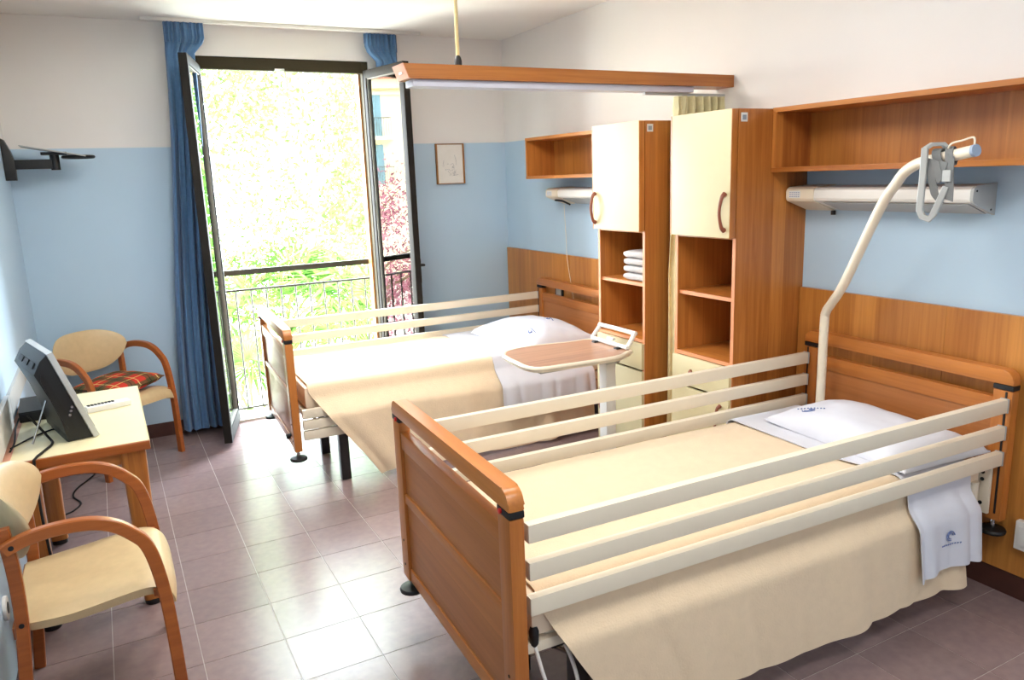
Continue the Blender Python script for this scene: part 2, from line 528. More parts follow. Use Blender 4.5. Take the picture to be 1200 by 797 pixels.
# curtain track screwed to the ceiling
tr = struct('trim_1', B(((.40, 5.70, ZC - .022), (2.32, 5.735, ZC), .003)), 'white')
tr['label'] = 'white curtain track on ceiling above french door'
# wall guard board and cable trunking on the left wall
g1 = struct('trim_2', B(((XL, 3.86, .785), (XL + .014, 4.86, .885), .003)), 'grey_plastic')
obj('screw', disc(bmesh.new(), (XL + .014, 4.70, .84), .006, .003, 10, 'X'), 'steel', g1)
struct('trim_3', B(((XL, 2.9, .76), (XL + .02, 3.855, .90), .003)), 'white')

# ---------------------------------------------------------------- french door
win = struct('window_1', B(((DX0, 5.875, .0), (DX0 + .045, 5.935, DZ), .003), ((DX1 - .045, 5.875, .0), (DX1, 5.935, DZ), .003),
                            ((DX0 + .045, 5.875, DZ - .085), (DX1 - .045, 5.935, DZ), .003)), 'bronze')
obj('outer_jamb', B(((DX1 - .06, 5.937, .0), (DX1 - .02, 6.02, DZ - .03), .003), ((DX0 + .02, 5.937, .0), (DX0 + .05, 6.02, DZ - .03), .003)), 'jamb', win)
obj('window_sill', B(((DX0, 5.862, -.02), (DX1, 6.10, .018), .004)), 'marble', win)
obj('door_stop', B(((DX0 + .55, 5.86, DZ - .085), (DX0 + .62, 5.877, DZ - .07), .002)), 'steel', win)

def door_leaf(name, hinge, free, handle_side):
    """an opened leaf, local x runs from hinge to free edge"""
    d = Vector((free[0] - hinge[0], free[1] - hinge[1])); L = d.length
    e = bpy.data.objects.new(name, None); COL.objects.link(e); e.parent = win
    e.location = (hinge[0], hinge[1], 0.03); e.rotation_euler = (0, 0, math.atan2(d.y, d.x))
    H = 2.535; w = .058; t = .026
    obj('sash_frame', B(((0, -t, 0), (w * .6, t, H), .004), ((L - w, -t, 0), (L, t, H), .004), ((w * .6, -t, 0), (L - w, t, .09), .004), ((w * .6, -t, H - .06), (L - w, t, H), .004)), 'bronze_dark', e)
    b = .009
    obj('glazing_bead', B(((w * .6, -.018, .09), (w * .6 + b, .018, H - .06), .002), ((L - w - b, -.018, .09), (L - w, .018, H - .06), .002),
                          ((w * .6 + b, -.018, .09), (L - w - b, .018, .09 + b), .002), ((w * .6 + b, -.018, H - .06 - b), (L - w - b, .018, H - .06), .002)), 'bead', e)
    obj('pane', B(((w * .6 + b, -.003, .09 + b), (L - w - b, .003, H - .06 - b))), 'glass', e)
    if handle_side:
        s = handle_side; x = L - .03
        bm = B(((x - .015, s * t, .96), (x + .015, s * (t + .012), 1.14), .003) if s > 0 else ((x - .015, s * (t + .012), .96), (x + .015, s * t, 1.14), .003))
        tube(bm, [(x, s * (t + .005), 1.09), (x, s * (t + .05), 1.09), (x - .02, s * (t + .055), 1.09), (x - .11, s * (t + .055), 1.085)], .009, 8)
        obj('handle', bm, 'black', e)
    return e
door_leaf('left_sash', (.725, 5.86), (.585, 5.318), 0)
door_leaf('right_sash', (1.925, 5.86), (2.04, 5.318), 1)

# ---------------------------------------------------------------- balcony railing
r = thing('balcony_railing', 'thin metal balcony railing outside the open french door', 'railing', (1.32, 6.05, 0))
obj('handrail', B(((-.62, -.018, 1.09), (.61, .018, 1.132), .003)), 'bar_dark', r)
obj('middle_rail', T([(-.62, 0, .975), (.61, 0, .975)], .009, 8), 'bar', r)
obj('bottom_rail', B(((-.62, -.01, .045), (.61, .01, .06), .002)), 'bar', r)
baluster = None
for k in range(11):
    x = -.59 + .112 * k
    if baluster is None: baluster = obj('baluster', T([(0, 0, .06), (0, 0, .975)], .0066, 6), 'bar', r); baluster.location = (x, 0, 0)
    else: twin(baluster, r).location = (x, 0, 0)
obj('post', B(((-.62, -.012, .018), (-.605, .012, 1.09), .002)), 'bar', r)
obj('post', B(((.595, -.012, .018), (.61, .012, 1.09), .002)), 'bar', r)

# ---------------------------------------------------------------- blue curtains
def curtain(name, label, x0t, x1t, x0b, x1b, y, flare, folds, ph, top=ZC - .024, bot=.05):
    c = thing(name, label, 'curtain', ((x0b + x1b) / 2, y, 0), 0, 'blue curtains of the french door')
    cx = (x0b + x1b) / 2
    def f(s, t):
        z = bot + (top - bot) * t
        k = sstep(t, 0, 1)
        xa = x0b + (x0t - x0b) * k; xb = x1b + (x1t - x1b) * k
        h = sstep(t, .93, .965)
        xa -= flare[0] * h; xb += flare[1] * h
        x = xa + (xb - xa) * s
        amp = .040 * (1 - .45 * sstep(t, .8, .95))
        w = math.sin(2 * PI * folds * s + ph + .5 * math.sin(4 * t))
        w2 = .35 * math.sin(2 * PI * folds * 2.3 * s + 1.3 + 2 * t)
        yy = amp * (w + w2) * (1 - .45 * h) + .006 * math.sin(2 * PI * folds * 4 * s) * h
        x += .012 * math.cos(2 * PI * folds * s + ph)
        return (x - cx, yy, z)
    obj('drape', sheet_grid(bmesh.new(), f, 96, 44, .002), 'curtain', c, 60)
    def g(s, t):
        a = f(s, .955 + .045 * t)
        return (a[0], a[1] - .012 - .004 * math.sin(2 * PI * folds * 5 * s), a[2] + .002)
    obj('heading_tape', sheet_grid(bmesh.new(), g, 120, 4, .003), 'curtain', c, 60)
    return c
curtain('curtain', 'long blue curtain gathered left of the french door', .53, .70, .34, .62, 5.735, (0, .07), 5, .4)
curtain('curtain', 'blue curtain gathered behind the right door leaf', 1.985, 2.14, 2.01, 2.24, 5.765, (.09, 0), 4, 1.1)

# ================================================================== wall furniture on the right
# headboard boards screwed to the wall
def wall_board(y0, y1, label, seams):
    r = thing('wall_panel', label, 'wall panel', (XR - .012, (y0 + y1) / 2, .0))
    c = (y0 + y1) / 2
    cuts = [y0] + seams + [y1]
    for a, b in zip(cuts[:-1], cuts[1:]):
        obj('board', B(((-.012, a - c + .0006, .105), (.0119, b - c - .0006, 1.152), .0012)), 'panel', r)
    return r
wall_board(1.15, 2.688, 'wide wooden board on wall behind bed with lifting pole', [1.92])
wall_board(3.835, 5.845, 'wide wooden board on wall behind window bed, below blue paint', [4.84])

def cabinet(y0, y1, label, handle_right, low=0.0):
    """tall bedside cupboard; local x points into the room's wall (+X), front at low x"""
    r = thing('bedside_cupboard', label, 'cupboard', (2.63, (y0 + y1) / 2, 0), 0, 'tall bedside cupboards')
    w = (y1 - y0) / 2; D = XR - 2.63 - .001; t = .02; H = 2.013
    obj('side_panel', B(((0, -w, .0), (D, -w + t, H), .0015)), 'wood_z', r)
    obj('side_panel', B(((0, w - t, .0), (D, w, H), .0015)), 'wood_z', r)
    for nm, z in (('top_panel', H - t), ('divider', 1.415), ('bottom_panel', .08), ('counter', .795)):
        obj(nm, B(((.002, -w + t, z), (D - .012, w - t, z + t), .001)), 'wood_y', r)
    obj('back_panel', B(((D - .012, -w + t, .08), (D - .004, w - t, H - t))), 'wood_z', r)
    obj('shelf', B(((.012, -w + t, 1.115), (D - .012, w - t, 1.135), .001)), 'wood_y', r)
    obj('edge_strip', B(((-.0015, -w, .0), (0, -w + t, 1.42)), ((-.0015, w - t, .0), (0, w, 1.42)), ((.0105, -w + t, 1.116), (.012, w - t, 1.134)),
                        ((-.0015, -w + t, .796), (.002, w - t, .814))), 'edge', r)
    obj('plinth', B(((.04, -w + t, 0), (.055, w - t, .08))), 'skirting', r)
    # upper door with its wooden lipping
    d = obj('door', B(((-.041, -w + .004, 1.426), (-.004, w - .012, H), .003)), 'cream', r)
    obj('edge_strip', B(((-.040, -w, 1.4265), (-.005, -w + .0045, H - .0005), .0015), ((-.040, w - .0125, 1.4265), (-.005, w - .001, H - .0005), .004)), 'wood_z', d)
    def bow(y, z0, z1):
        pts = smooth_path([(-.043, y, z0), (-.062, y, z0 + .018), (-.076, y, (z0 + z1) / 2), (-.062, y, z1 - .018), (-.043, y, z1)], 5)
        n = len(pts)
        return tube(bmesh.new(), pts, [.0075 + .0055 * abs(2 * i / (n - 1) - 1) ** 2 for i in range(n)], 10)
    s = -1 if handle_right else 1
    obj('handle', bow(s * (w - .035), 1.462, 1.632), 'handle', d)
    # drawer and lower door
    dr = obj('drawer', B(((-.020, -w + .004, .642), (-.001, w - .004, .793), .003)), 'cream', r)
    pts = smooth_path([(-.02, .065, .722), (-.038, .05, .722), (-.046, 0, .722), (-.038, -.05, .722), (-.02, -.065, .722)], 5)
    n = len(pts)
    obj('handle', tube(bmesh.new(), pts, [.007 + .005 * abs(2 * i / (n - 1) - 1) ** 2 for i in range(n)], 10), 'handle', dr)
    ld = obj('lower_door', B(((-.020, -w + .004, .09), (-.001, w - .004, .629), .003)), 'cream', r)
    pts = smooth_path([(-.02, s * (w - .06), .43 - low), (-.04, s * (w - .06), .445 - low), (-.052, s * (w - .06), .51 - low), (-.04, s * (w - .06), .575 - low), (-.02, s * (w - .06), .59 - low)], 5)
    n = len(pts)
    obj('handle', tube(bmesh.new(), pts, [.007 + .005 * abs(2 * i / (n - 1) - 1) ** 2 for i in range(n)], 10), 'handle', ld)
    st = obj('sticker', B(((.012, -w - .0012, 1.955), (.052, -w - .0001, 1.995), .0003)), 'sticker', r)
    obj('sticker_print', B(((.020, -w - .0018, 1.963), (.044, -w - .0012, 1.985))), 'sticker_ink', st)
    return r
cabinet(2.692, 3.122, 'tall cream and wood cupboard nearest the lifting pole bed', True)
cabinet(3.378, 3.828, 'tall cream and wood cupboard holding folded white towels', False, .12)

def wall_shelf(y0, y1, label):
    r = thing('wall_shelf', label, 'shelf', (2.84, (y0 + y1) / 2, 0), 0, 'open wooden wall shelves')
    w = (y1 - y0) / 2; D = XR - 2.84 - .001; z0, z1, t = 1.722, 2.016, .022
    obj('top_board', B(((0, -w, z1 - t), (D, w, z1), .0015)), 'wood_y', r)
    obj('bottom_board', B(((0, -w, z0), (D, w, z0 + t), .0015)), 'wood_y', r)
    for s in (-1, 1):
        a, b = sorted((s * w, s * (w - t)))
        obj('end_board', B(((0, a, z0 + t), (D, b, z1 - t), .0008)), 'wood_z', r)
    obj('back_board', B(((D - .015, -w + t, z0 + t), (D - .005, w - t, z1 - t))), 'panel', r)
    obj('edge_strip', B(((-.0015, -w, z0 + .001), (0, w, z0 + t - .001)), ((-.0015, -w, z1 - t + .001), (0, w, z1 - .001))), 'wood_y', r)
    return r
wall_shelf(1.532, 2.689, 'open wooden wall shelf above the lifting pole')
wall_shelf(3.832, 5.065, 'open wooden wall shelf above window bed, beside towel cupboard')

def bed_light(y0, y1, label, lever):
    r = thing('bed_light', label, 'light', (XR, (y0 + y1) / 2, 1.59), 0, 'white reading lights over the beds')
    w = (y1 - y0) / 2
    prof = [(-.001, .063), (-.128, .056), (-.143, .046), (-.147, .036), (-.147, .008), (-.141, -.003), (-.132, -.006), (-.001, -.052)]
    pl = lambda p, q, h: (p, h, q)
    obj('housing', prism(bmesh.new(), prof, pl, -w + .012, w - .012), 'white', r, 25)
    big = [(-.0005, .067), (-.129, .060), (-.147, .049), (-.151, .037), (-.151, .006), (-.144, -.006), (-.133, -.010), (-.0005, -.057)]
    obj('end_cap', prism(bmesh.new(), big, pl, w - .16, w, .0), 'ivory', r, 25)
    e = obj('end_cap', prism(bmesh.new(), big, pl, -w, -w + .012, .0), 'grey_plastic', r, 25)
    obj('screw', disc(disc(bmesh.new(), (-.13, -w - .002, .04), .004, .003, 8, 'Y'), (-.03, -w - .002, -.035), .004, .003, 8, 'Y'), 'black', e)
    bm = bmesh.new()
    prism(bm, [(-.125, -.0105), (-.010, -.0505), (-.010, -.054), (-.125, -.014)], pl, -w + .03, w - .20)
    obj('diffuser', bm, 'grey_plastic', r)
    st = obj('sticker', B(((-.1522, w - .085, .008), (-.1511, w - .018, .042))), 'sticker', r)
    bm = bmesh.new()
    for k in range(3):
        for j in range(5):
            box(bm, (-.1528, w - .08 + j * .0125, .013 + k * .0095), (-.1521, w - .072 + j * .0125, .016 + k * .0095))
    obj('sticker_print', bm, 'logo', st)
    if lever:
        obj('lever', T([(-.10, w - .05, -.028), (-.10, w - .15, -.032), (-.10, w - .25, -.055)], .007, 6), 'black', r)
    else:
        obj('cord_stub', T([(-.02, w - .17, -.055), (-.02, w - .17, -.075)], .011, 8), 'black', r)
    return r
bed_light(1.775, 2.683, 'white wall light unit behind the lifting pole handle', False)
bed_light(3.86, 4.955, 'white wall light unit above the window bed', True)

# thin pull cord hanging in front of the far board
o = obj('pull_cord', T(smooth_path([(3.04, 4.865, 1.53), (3.05, 4.86, 1.25), (3.048, 4.85, 1.13), (3.046, 4.80, .95), (3.045, 4.76, .80), (3.045, 4.755, .60)], 4), .0022, 6), 'ivory')
tag(o, 'thin pale pull cord hanging over the wooden wall board', 'cord')
s = thing('wall_socket', 'black and grey wall socket behind window bed headboard slot', 'socket', (XR - .024, 4.99, .868))
obj('plate', B(((-.012, -.055, -.045), (0, .055, .045), .004)), 'black', s)
obj('insert', B(((-.016, -.035, -.03), (-.012, .035, .03), .002)), 'grey_plastic', s)
for z, lab in ((.855, 'white wall socket beside the top corner of headboard'), (.29, 'white wall plate low behind the headboard foot disc')):
    s = thing('wall_plate', lab, 'socket', (XR - .024, 1.505, z))
    obj('plate', B(((-.03, -.045, -.06), (0, .045, .06), .008)), 'white', s)
    obj('cover', B(((-.034, -.03, -.04), (-.03, .03, .04), .002)), 'white', s)

# picture
p = thing('picture', 'small framed pencil sketch on the blue far wall', 'picture', (2.575, YF, 1.863))
obj('frame', B(((-.124, -.024, -.16), (-.112, -.001, .16), .002), ((.112, -.024, -.16), (.124, -.001, .16), .002), ((-.112, -.02, .152), (.112, -.001, .16), .001), ((-.112, -.02, -.16), (.112, -.001, -.154), .001)), 'jamb', p)
obj('paper', B(((-.112, -.014, -.154), (.112, -.002, .152))), 'paper', p)
bm = bmesh.new()
rr = random.Random(3)
def stroke(pts): tube(bm, [(a, -.0146, b) for a, b in pts], .0011, 4)
stroke([(-.055, .03), (-.062, .0), (-.055, -.02), (-.07, -.015)]); stroke([(.04, .07), (.052, .03), (.05, -.01)])
stroke([(-.03, -.005), (-.02, .003), (-.012, -.004)]); stroke([(.0, -.006), (.025, .004), (.03, -.012)])
for k in range(14):
    x, z = rr.uniform(-.04, .05), rr.uniform(-.09, -.03)
    stroke([(x, z), (x + rr.uniform(-.02, .02), z + rr.uniform(-.015, .015)), (x + rr.uniform(-.02, .03), z + rr.uniform(-.02, .02))])
obj('sketch_lines', bm, 'pencil', p)

# ---------------------------------------------------------------- privacy curtain rail with light between the beds
v = thing('curtain_pelmet', 'long wooden pelmet with lamp hanging between the two beds', 'pelmet', (1.22, 3.205, 2.16))
Lv = XR - 1.22 - .002
pl = lambda p_, q_, h: (h, p_, q_)
def slanted(bm, y0, y1, za, zb, xa, xb):
    vs = [bm.verts.new(q) for q in ((xb, y0, za), (Lv - .0, y0, za), (Lv, y1, za), (xb, y1, za), (xa, y0, zb), (Lv, y0, zb), (Lv, y1, zb), (xa, y1, zb))]
    for q in ((3, 2, 1, 0), (4, 5, 6, 7), (0, 1, 5, 4), (1, 2, 6, 5), (2, 3, 7, 6), (3, 0, 4, 7)): bm.faces.new([vs[i] for i in q])
    return bm
obj('front_board', slanted(bmesh.new(), 0, .016, .012, .073, 0, .025), 'wood_x', v)
obj('rear_board', slanted(bmesh.new(), .118, .134, .012, .073, 0, .025), 'wood_x', v)
obj('top_board', slanted(bmesh.new(), .016, .118, .058, .070, .004, .008), 'wood_x', v)
obj('bottom_board', slanted(bmesh.new(), .016, .118, .0125, .022, .020, .024), 'wood_x', v)
e = obj('end_cap', slanted(bmesh.new(), -.0, .134, .013, .073, -.004, .021), 'edge', v)
for vert in e.data.vertices:
    if vert.co.x > 1: vert.co.x = .0015 if vert.co.z > .05 else .0262
obj('cap_plate', B(((.008, .05, .034), (.012, .085, .055), .001)), 'sticker', v)
obj('lamp_diffuser', B(((.045, .02, -.018), (Lv - .26, .11, .012), .004)), 'tube', v)
obj('curtain_track', B(((Lv - .55, .055, -.03), (Lv - .01, .08, -.018), .002)), 'silver', v)
obj('hanger', T([(.285, .067, .07), (.285, .067, ZC - 2.16 - .001)], .0085, 10), 'brass', v)
obj('hanger_cap', lathe(bmesh.new(), [(.017, .07), (.017, .10), (.013, .115), (.009, .122)], (.285, .067, 0), 14), 'black', v)

cc = thing('privacy_curtain', 'pale yellow curtain pushed back between two cupboards', 'curtain', (2.90, 3.25, 0))
def f(s, t):
    z = .12 + 2.005 * t
    x = -.145 - .075 * sstep(t, .92, .5) + (.315 + .075 * sstep(t, .92, .5)) * s
    h = sstep(t, .955, .985)
    y = .030 * math.sin(2 * PI * 6 * s + .6 * math.sin(3 * t)) + .012 * math.sin(2 * PI * 13 * s + 1 + 4 * t)
    y = y * (1 - .1 * h) + .010 * math.sin(2 * PI * 19 * s + 3 * math.sin(30 * t)) * sstep(t, .9, .96)
    y -= .02 * sstep(t, .90, .6)
    return (x + .015 * math.sin(5 * t), y, z)
obj('drape', sheet_grid(bmesh.new(), f, 130, 30, .002), 'cream_curtain', cc, 60)

# towels on the shelf of the far cupboard
for k in range(4):
    z = 1.1355 + .0425 * k
    t = thing('folded_towel', ['lowest', 'second lowest', 'second highest', 'topmost'][k] + ' folded white towel in the cupboard', 'towel', (2.765, 3.518, z), 0, 'folded towels in the cupboard')
    def ft(s, q, k=k):
        a = 2 * PI * s; n = 5.5
        cx = math.copysign(abs(math.cos(a)) ** (2 / n), math.cos(a)); sz = math.copysign(abs(math.sin(a)) ** (2 / n), math.sin(a))
        e = 1 - .10 * abs(2 * q - 1) ** 5
        nn = noise.noise(Vector((cx * 2, q * 5, sz * 2 + k * 7))) * .006
        return ((cx * .105 + nn) * e, (q - .5) * (.225 + .05 * nn + .012 * math.sin(3 * k)) + nn * .8, .021 + sz * .0208 * (1 - .35 * abs(2 * q - 1) ** 8) + nn * .3)
    b_ = sheet_grid(bmesh.new(), ft, 26, 8)
    bmesh.ops.remove_doubles(b_, verts=b_.verts, dist=.0002)
    bmesh.ops.holes_fill(b_, edges=b_.edges)
    obj('fold', b_, 'towel', t, 80)
    def fe(s, q, k=k):
        return (-.1065 + .004 * math.sin(6 * q + k), (q - .5) * .20, .015 + .010 * s)
    obj('hem', sheet_grid(bmesh.new(), fe, 1, 10, .004), 'towel', t)

# ================================================================== the hospital beds
def end_board(bed, name, u, out, zb, rot, bed_len=None):
    """foot or head board; out = -1 faces the room (foot), +1 faces the wall (head)"""
    e = bpy.data.objects.new(name, None); COL.objects.link(e); e.parent = bed
    e.location = (u, 0, 0); e.rotation_euler = (0, 0, rot)
    W = .508; tk = .022
    for s in (-1, 1):
        a, b = sorted((s * W, s * (W - .075)))
        po = obj('post', B(((-tk, a, zb), (tk, b, .872), .008)), 'bed_z', e)
        bm = B(((-tk - .001, a - .001, .873), (tk + .001, b + .001, .893), .004))
        obj('band', bm, 'black', e)
        obj('button', disc(bmesh.new(), (out * (tk + .001) - (.006 if out < 0 else 0), s * (W - .05), .883), .0075, .006, 10, 'X'), 'red', e)
        bm = bmesh.new()
        for zz in (zb + .06, zb + .16):
            disc(bm, (out * tk - (.002 if out < 0 else -.0), s * (W - .04), zz), .005, .002, 8, 'X')
        obj('screw', bm, 'black', po)
        # bumper disc under the post
        bp = obj('bumper_disc', lathe(bmesh.new(), [(.03, -.0), (.048, .004), (.05, .012), (.046, .02), (.022, .026), (.012, .03)], (0, s * (W - .037), zb - .062), 20), 'black', e)
        obj('stem', T([(0, s * (W - .037), zb - .034), (0, s * (W - .037), zb + .004)], .009, 10), 'steel', bp)
        tr_ = (tk - .004, tk + .003) if out < 0 else (-tk - .003, -tk + .004)
        obj('rail_track', B(((tr_[0], s * .4855 - .004, zb + .03), (tr_[1], s * .4855 + .004, .868), .002)), 'black', e)
    # top rail with rounded outer corners
    z0, z1, R_ = .894, .952, .042
    poly = [(-W, z0), (W, z0), (W, z1 - R_)]
    poly += [(W - R_ + R_ * math.cos(a * PI / 12), z1 - R_ + R_ * math.sin(a * PI / 12)) for a in range(1, 6)]
    poly += [(W - R_, z1), (-W + R_, z1)]
    poly += [(-W + R_ - R_ * math.sin(a * PI / 12), z1 - R_ + R_ * math.cos(a * PI / 12)) for a in range(1, 6)] + [(-W, z1 - R_)]
    obj('top_rail', prism(bmesh.new(), poly, lambda p_, q_, h: (h, p_, q_), -tk - .003, tk + .003, .009), 'bed_y', e)
    # two stacked panels, each with a thicker rounded upper rail
    w = W - .075
    obj('panel_rail', B(((-.018, -w, .772), (.018, w, .838), .009)), 'bed_y', e)
    obj('panel', B(((-.009, -w, .592), (.009, w, .774), .001)), 'bed_panel', e)
    obj('panel_rail', B(((-.018, -w, .556), (.018, w, .594), .008)), 'bed_y', e)
    obj('panel', B(((-.009, -w, zb + .05), (.009, w, .558), .001)), 'bed_panel', e)
    obj('bottom_rail', B(((-.016, -w, zb), (.016, w, zb + .052), .005)), 'bed_y', e)
    return e

def bed(label, foot, head, near_z, foot_rot, head_zb):
    d = Vector((head[0] - foot[0], head[1] - foot[1])); L = d.length
    r = thing('hospital_bed', label, 'bed', (foot[0], foot[1], 0), math.atan2(d.y, d.x), 'hospital beds')
    end_board(r, 'footboard', .0, -1, .232, foot_rot)
    end_board(r, 'headboard', L, 1, head_zb, foot_rot * .3)
    for s, zs in ((-1, near_z), (1, (.815, .705, .600))):
        for z in zs:
            ra = obj('side_rail', B(((.028, s * .4855 - .016, z - .028), (L - .028, s * .4855 + .016, z + .028), .011)), 'ivory', r)
            obj('rail_cap', B(((L - .036, s * .4855 - .0168, z - .0285), (L - .027, s * .4855 + .0168, z + .0285), .003)), 'grey_plastic', ra)
    # chassis
    obj('mattress_base', B(((.05, -.43, .405), (L - .06, .43, .440), .012)), 'ivory', r)
    bm = bmesh.new()
    for k in range(13):
        box(bm, (.12 + k * .155, -.41, .440), (.20 + k * .155, .41, .452), .002)
    obj('bed_slats', bm, 'ivory', r)
    lifts = B(((.20, -.30, .30), (L - .22, -.26, .40), .006), ((.20, .10, .30), (L - .22, .14, .40), .006), ((.5, -.3, .31), (.55, .14, .36), .004), ((L - .5, -.3, .31), (L - .45, .14, .36), .004))
    obj('lift_frame', lifts, 'black_metal', r)
    for u in (.255, L - .62):
        for vv in ((-.47 if head_zb < .33 else -.37, .04) if u < 1 else (-.34, .04)):
            obj('leg', B(((u - .028, vv - .028, .004), (u + .028, vv + .028, .42), .005)), 'black_metal', r)
        obj('cross_bar', B(((u - .018, -.36, .36), (u + .018, .40, .40), .004)), 'black_metal', r)
    if head_zb < .33: obj('foot_bar', T([(.03, -.33, .285), (-.045, -.33, .28)], .016, 10), 'black', r)
    obj('link_rod', T([(.12, -.25, .36), (.30, -.25, .22), (.6, -.25, .20)], .008, 8), 'steel', r)
    if head_zb > .33:
        # bracket plate and sleeve by the head post, control cables at the foot
        br = obj('bracket', B(((L - .045, -.468, .36), (L - .030, -.408, .55), .003)), 'ivory', r)
        bm = bmesh.new()
        for zz in (.40, .50, .53): disc(bm, (L - .048, -.438, zz), .008, .004, 10, 'X')
        obj('screw', bm, 'black', br)
        obj('sleeve', T([(L - .10, -.435, .27), (L - .10, -.435, .50)], .022, 12), 'ivory', r)
    for du in ((.0, .10) if head_zb > .33 else ()):
        ca = obj('cable', T(smooth_path([(.075 + du, -.425, .43 - du * .3), (.085 + du, -.445, .36), (.10 + du, -.455, .28), (.11 + du, -.455, .12), (.16 + du, -.40, .018)], 5), .006, 8), 'white', r)
        if du == 0:
            obj('plug', lathe(bmesh.new(), [(.006, 0), (.013, .01), (.015, .05), (.010, .065)], (.074, -.425, .425), 12), 'black', ca)
    return r, L

def bed_cloth(bedo, fn, nu, nv, mat, name, thick=.004):
    o = obj(name, sheet_grid(bmesh.new(), fn, nu, nv, thick), mat, None, 70)
    o.location = bedo.location; o.rotation_euler = bedo.rotation_euler
    return o

ZT = .597
def cross(a, half=.44, rad=.045, ztop=ZT):
    """profile across the bed: a<0 near side; returns (v, z, drop) for arc length a measured from the middle"""
    s = -1 if a < 0 else 1; a = abs(a)
    flat = half - rad; arc = rad * PI / 2
    if a <= flat: return s * a, ztop, 0
    if a <= flat + arc:
        t = (a - flat) / rad
        return s * (flat + rad * math.sin(t)), ztop - rad * (1 - math.cos(t)), 0
    d = a - flat - arc
    return s * half, ztop - rad - d, d

def mattress(bedo, L, label):
    o = obj('mattress', B(((.06, -.435, .455), (L - .05, .435, .589), .04)), 'mattress')
    o.location = bedo.location; o.rotation_euler = bedo.rotation_euler
    tag(o, label, 'mattress', 'bed mattresses')
    return o

def blanket(bedo, u0, u1, near, far, label, slant, hem_wave, seed, out=.034):
    def fn(s, t):
        a = -near + (near + far) * t
        u = u0 + (u1 - u0) * s
        v, z, d = cross(a)
        nz = noise.noise(Vector((u * 2.3, a * 2.1, seed))) * .006 + noise.noise(Vector((u * 7, a * 6, seed + 3))) * .0022
        z += nz if d == 0 else 0
        if d > 0:
            k = min(1, d / .45)
            fold = (.014 * math.sin(u * 9.5 + seed) + (.006 + .016 * sstep(u, 1.2, 1.7)) * math.sin(u * 23 + 2 * seed + 1.5 * a)) * k + .8 * nz
            sgn = -1 if a < 0 else 1
            flare = (out if a < 0 else .034) * sstep(d, .02 if out > .05 else .06, .14) + .026 * k + abs(fold) * .8
            v += sgn * (.004 + flare) + sgn * fold * .4
            z -= hem_wave * k * math.sin(u * 4.1 + seed * 1.7)
            u += slant * d * (1 - s) ** 3 + .012 * k * math.sin(z * 9)
        return (u, v, z + .004)
    o = bed_cloth(bedo, fn, 120, 90, 'spread', 'blanket')
    tag(o, label, 'blanket', 'beige blankets on the beds')
    return o

def head_sheet(bedo, u0, u1, near, far, label, seed, out=.044, slant=.0):
    def fn(s, t):
        a = -near + (near + far) * t
        v, z, d = cross(a, .446, .047, ZT + .009)
        ua = u0 - slant * (1 - sstep(-v, .1, .446))
        u = ua + (u1 - ua) * s
        nz = noise.noise(Vector((u * 3, a * 3, seed))) * .004
        if d == 0: z += nz
        else:
            k = min(1, d / .35)
            fold = .018 * math.sin(u * 24 + seed) * k + .010 * math.sin(u * 47 + seed) * k
            sgn = -1 if a < 0 else 1
            v += sgn * (.013 + (out if a < 0 else .044) * sstep(d, .02 if out > .05 else .06, .14) + .030 * k + abs(fold) * .8)
            z += .022 * k * math.sin(u * 8.0 + seed) - (.05 * k * (1 - s) ** 3)
            u += .012 * k * math.sin(u * 24)
        return (u, v, z + .006)
    o = bed_cloth(bedo, fn, 70, 80, 'sheet', 'bed_sheet')
    tag(o, label, 'sheet', 'white sheets turned back at the bed heads')
    return o, fn

def pillow(bedo, u, v, lu, lv, h, rot, label, seed, droop=0.0):
    r = thing('pillow', label, 'pillow', (0, 0, 0), 0, 'white pillows')
    r.matrix_world = Matrix.Translation(bedo.location) @ Matrix.Rotation(bedo.rotation_euler.z, 4, 'Z') @ Matrix.Translation((u, v, ZT + .016)) @ Matrix.Rotation(rot, 4, 'Z')
    def top(x, y):
        """height profile on -1..1"""
        ex = max(0, 1 - abs(x) ** 2.6); ey = max(0, 1 - abs(y) ** 2.6)
        return (ex * ey) ** .42
    def shape(x, y, sgn):
        px = x * (1 - .10 * (1 - abs(y) ** 2) * abs(x)) * lu / 2
        py = y * (1 - .06 * (1 - abs(x) ** 2) * abs(y)) * lv / 2
        n_ = noise.noise(Vector((px * 6, py * 6, seed))) * .012 + noise.noise(Vector((px * 15, py * 15, seed + 5))) * .004
        t_ = top(x, y)
        z = (h * t_ * (1 + .25 * noise.noise(Vector((px * 3, py * 3, seed + 9)))) + n_ * min(1, t_ * 2) if sgn > 0 else -.0)
        z += .012 * (abs(x) * abs(y)) ** 3
        if droop and y < -.72: z -= droop * (-.72 - y) ** 1.3
        return (px, py, z + .006 * (sgn > 0))
    bm = bmesh.new()
    N = 40
    g = [[bm.verts.new(shape(-1 + 2 * i / N, -1 + 2 * j / N, 1)) for j in range(N + 1)] for i in range(N + 1)]
    b_ = [[bm.verts.new(shape(-1 + 2 * i / N, -1 + 2 * j / N, -1)) for j in range(N + 1)] for i in range(N + 1)]
    for i in range(N):
        for j in range(N):
            bm.faces.new((g[i][j], g[i + 1][j], g[i + 1][j + 1], g[i][j + 1]))
            bm.faces.new((b_[i][j + 1], b_[i + 1][j + 1], b_[i + 1][j], b_[i][j]))
    for k in range(N):
        bm.faces.new((b_[k][0], b_[k + 1][0], g[k + 1][0], g[k][0])); bm.faces.new((g[k][N], g[k + 1][N], b_[k + 1][N], b_[k][N]))
        bm.faces.new((g[0][k], g[0][k + 1], b_[0][k + 1], b_[0][k])); bm.faces.new((b_[N][k], b_[N][k + 1], g[N][k + 1], g[N][k]))
    obj('pillowcase', bm, 'sheet', r, 75)
    return r, shape

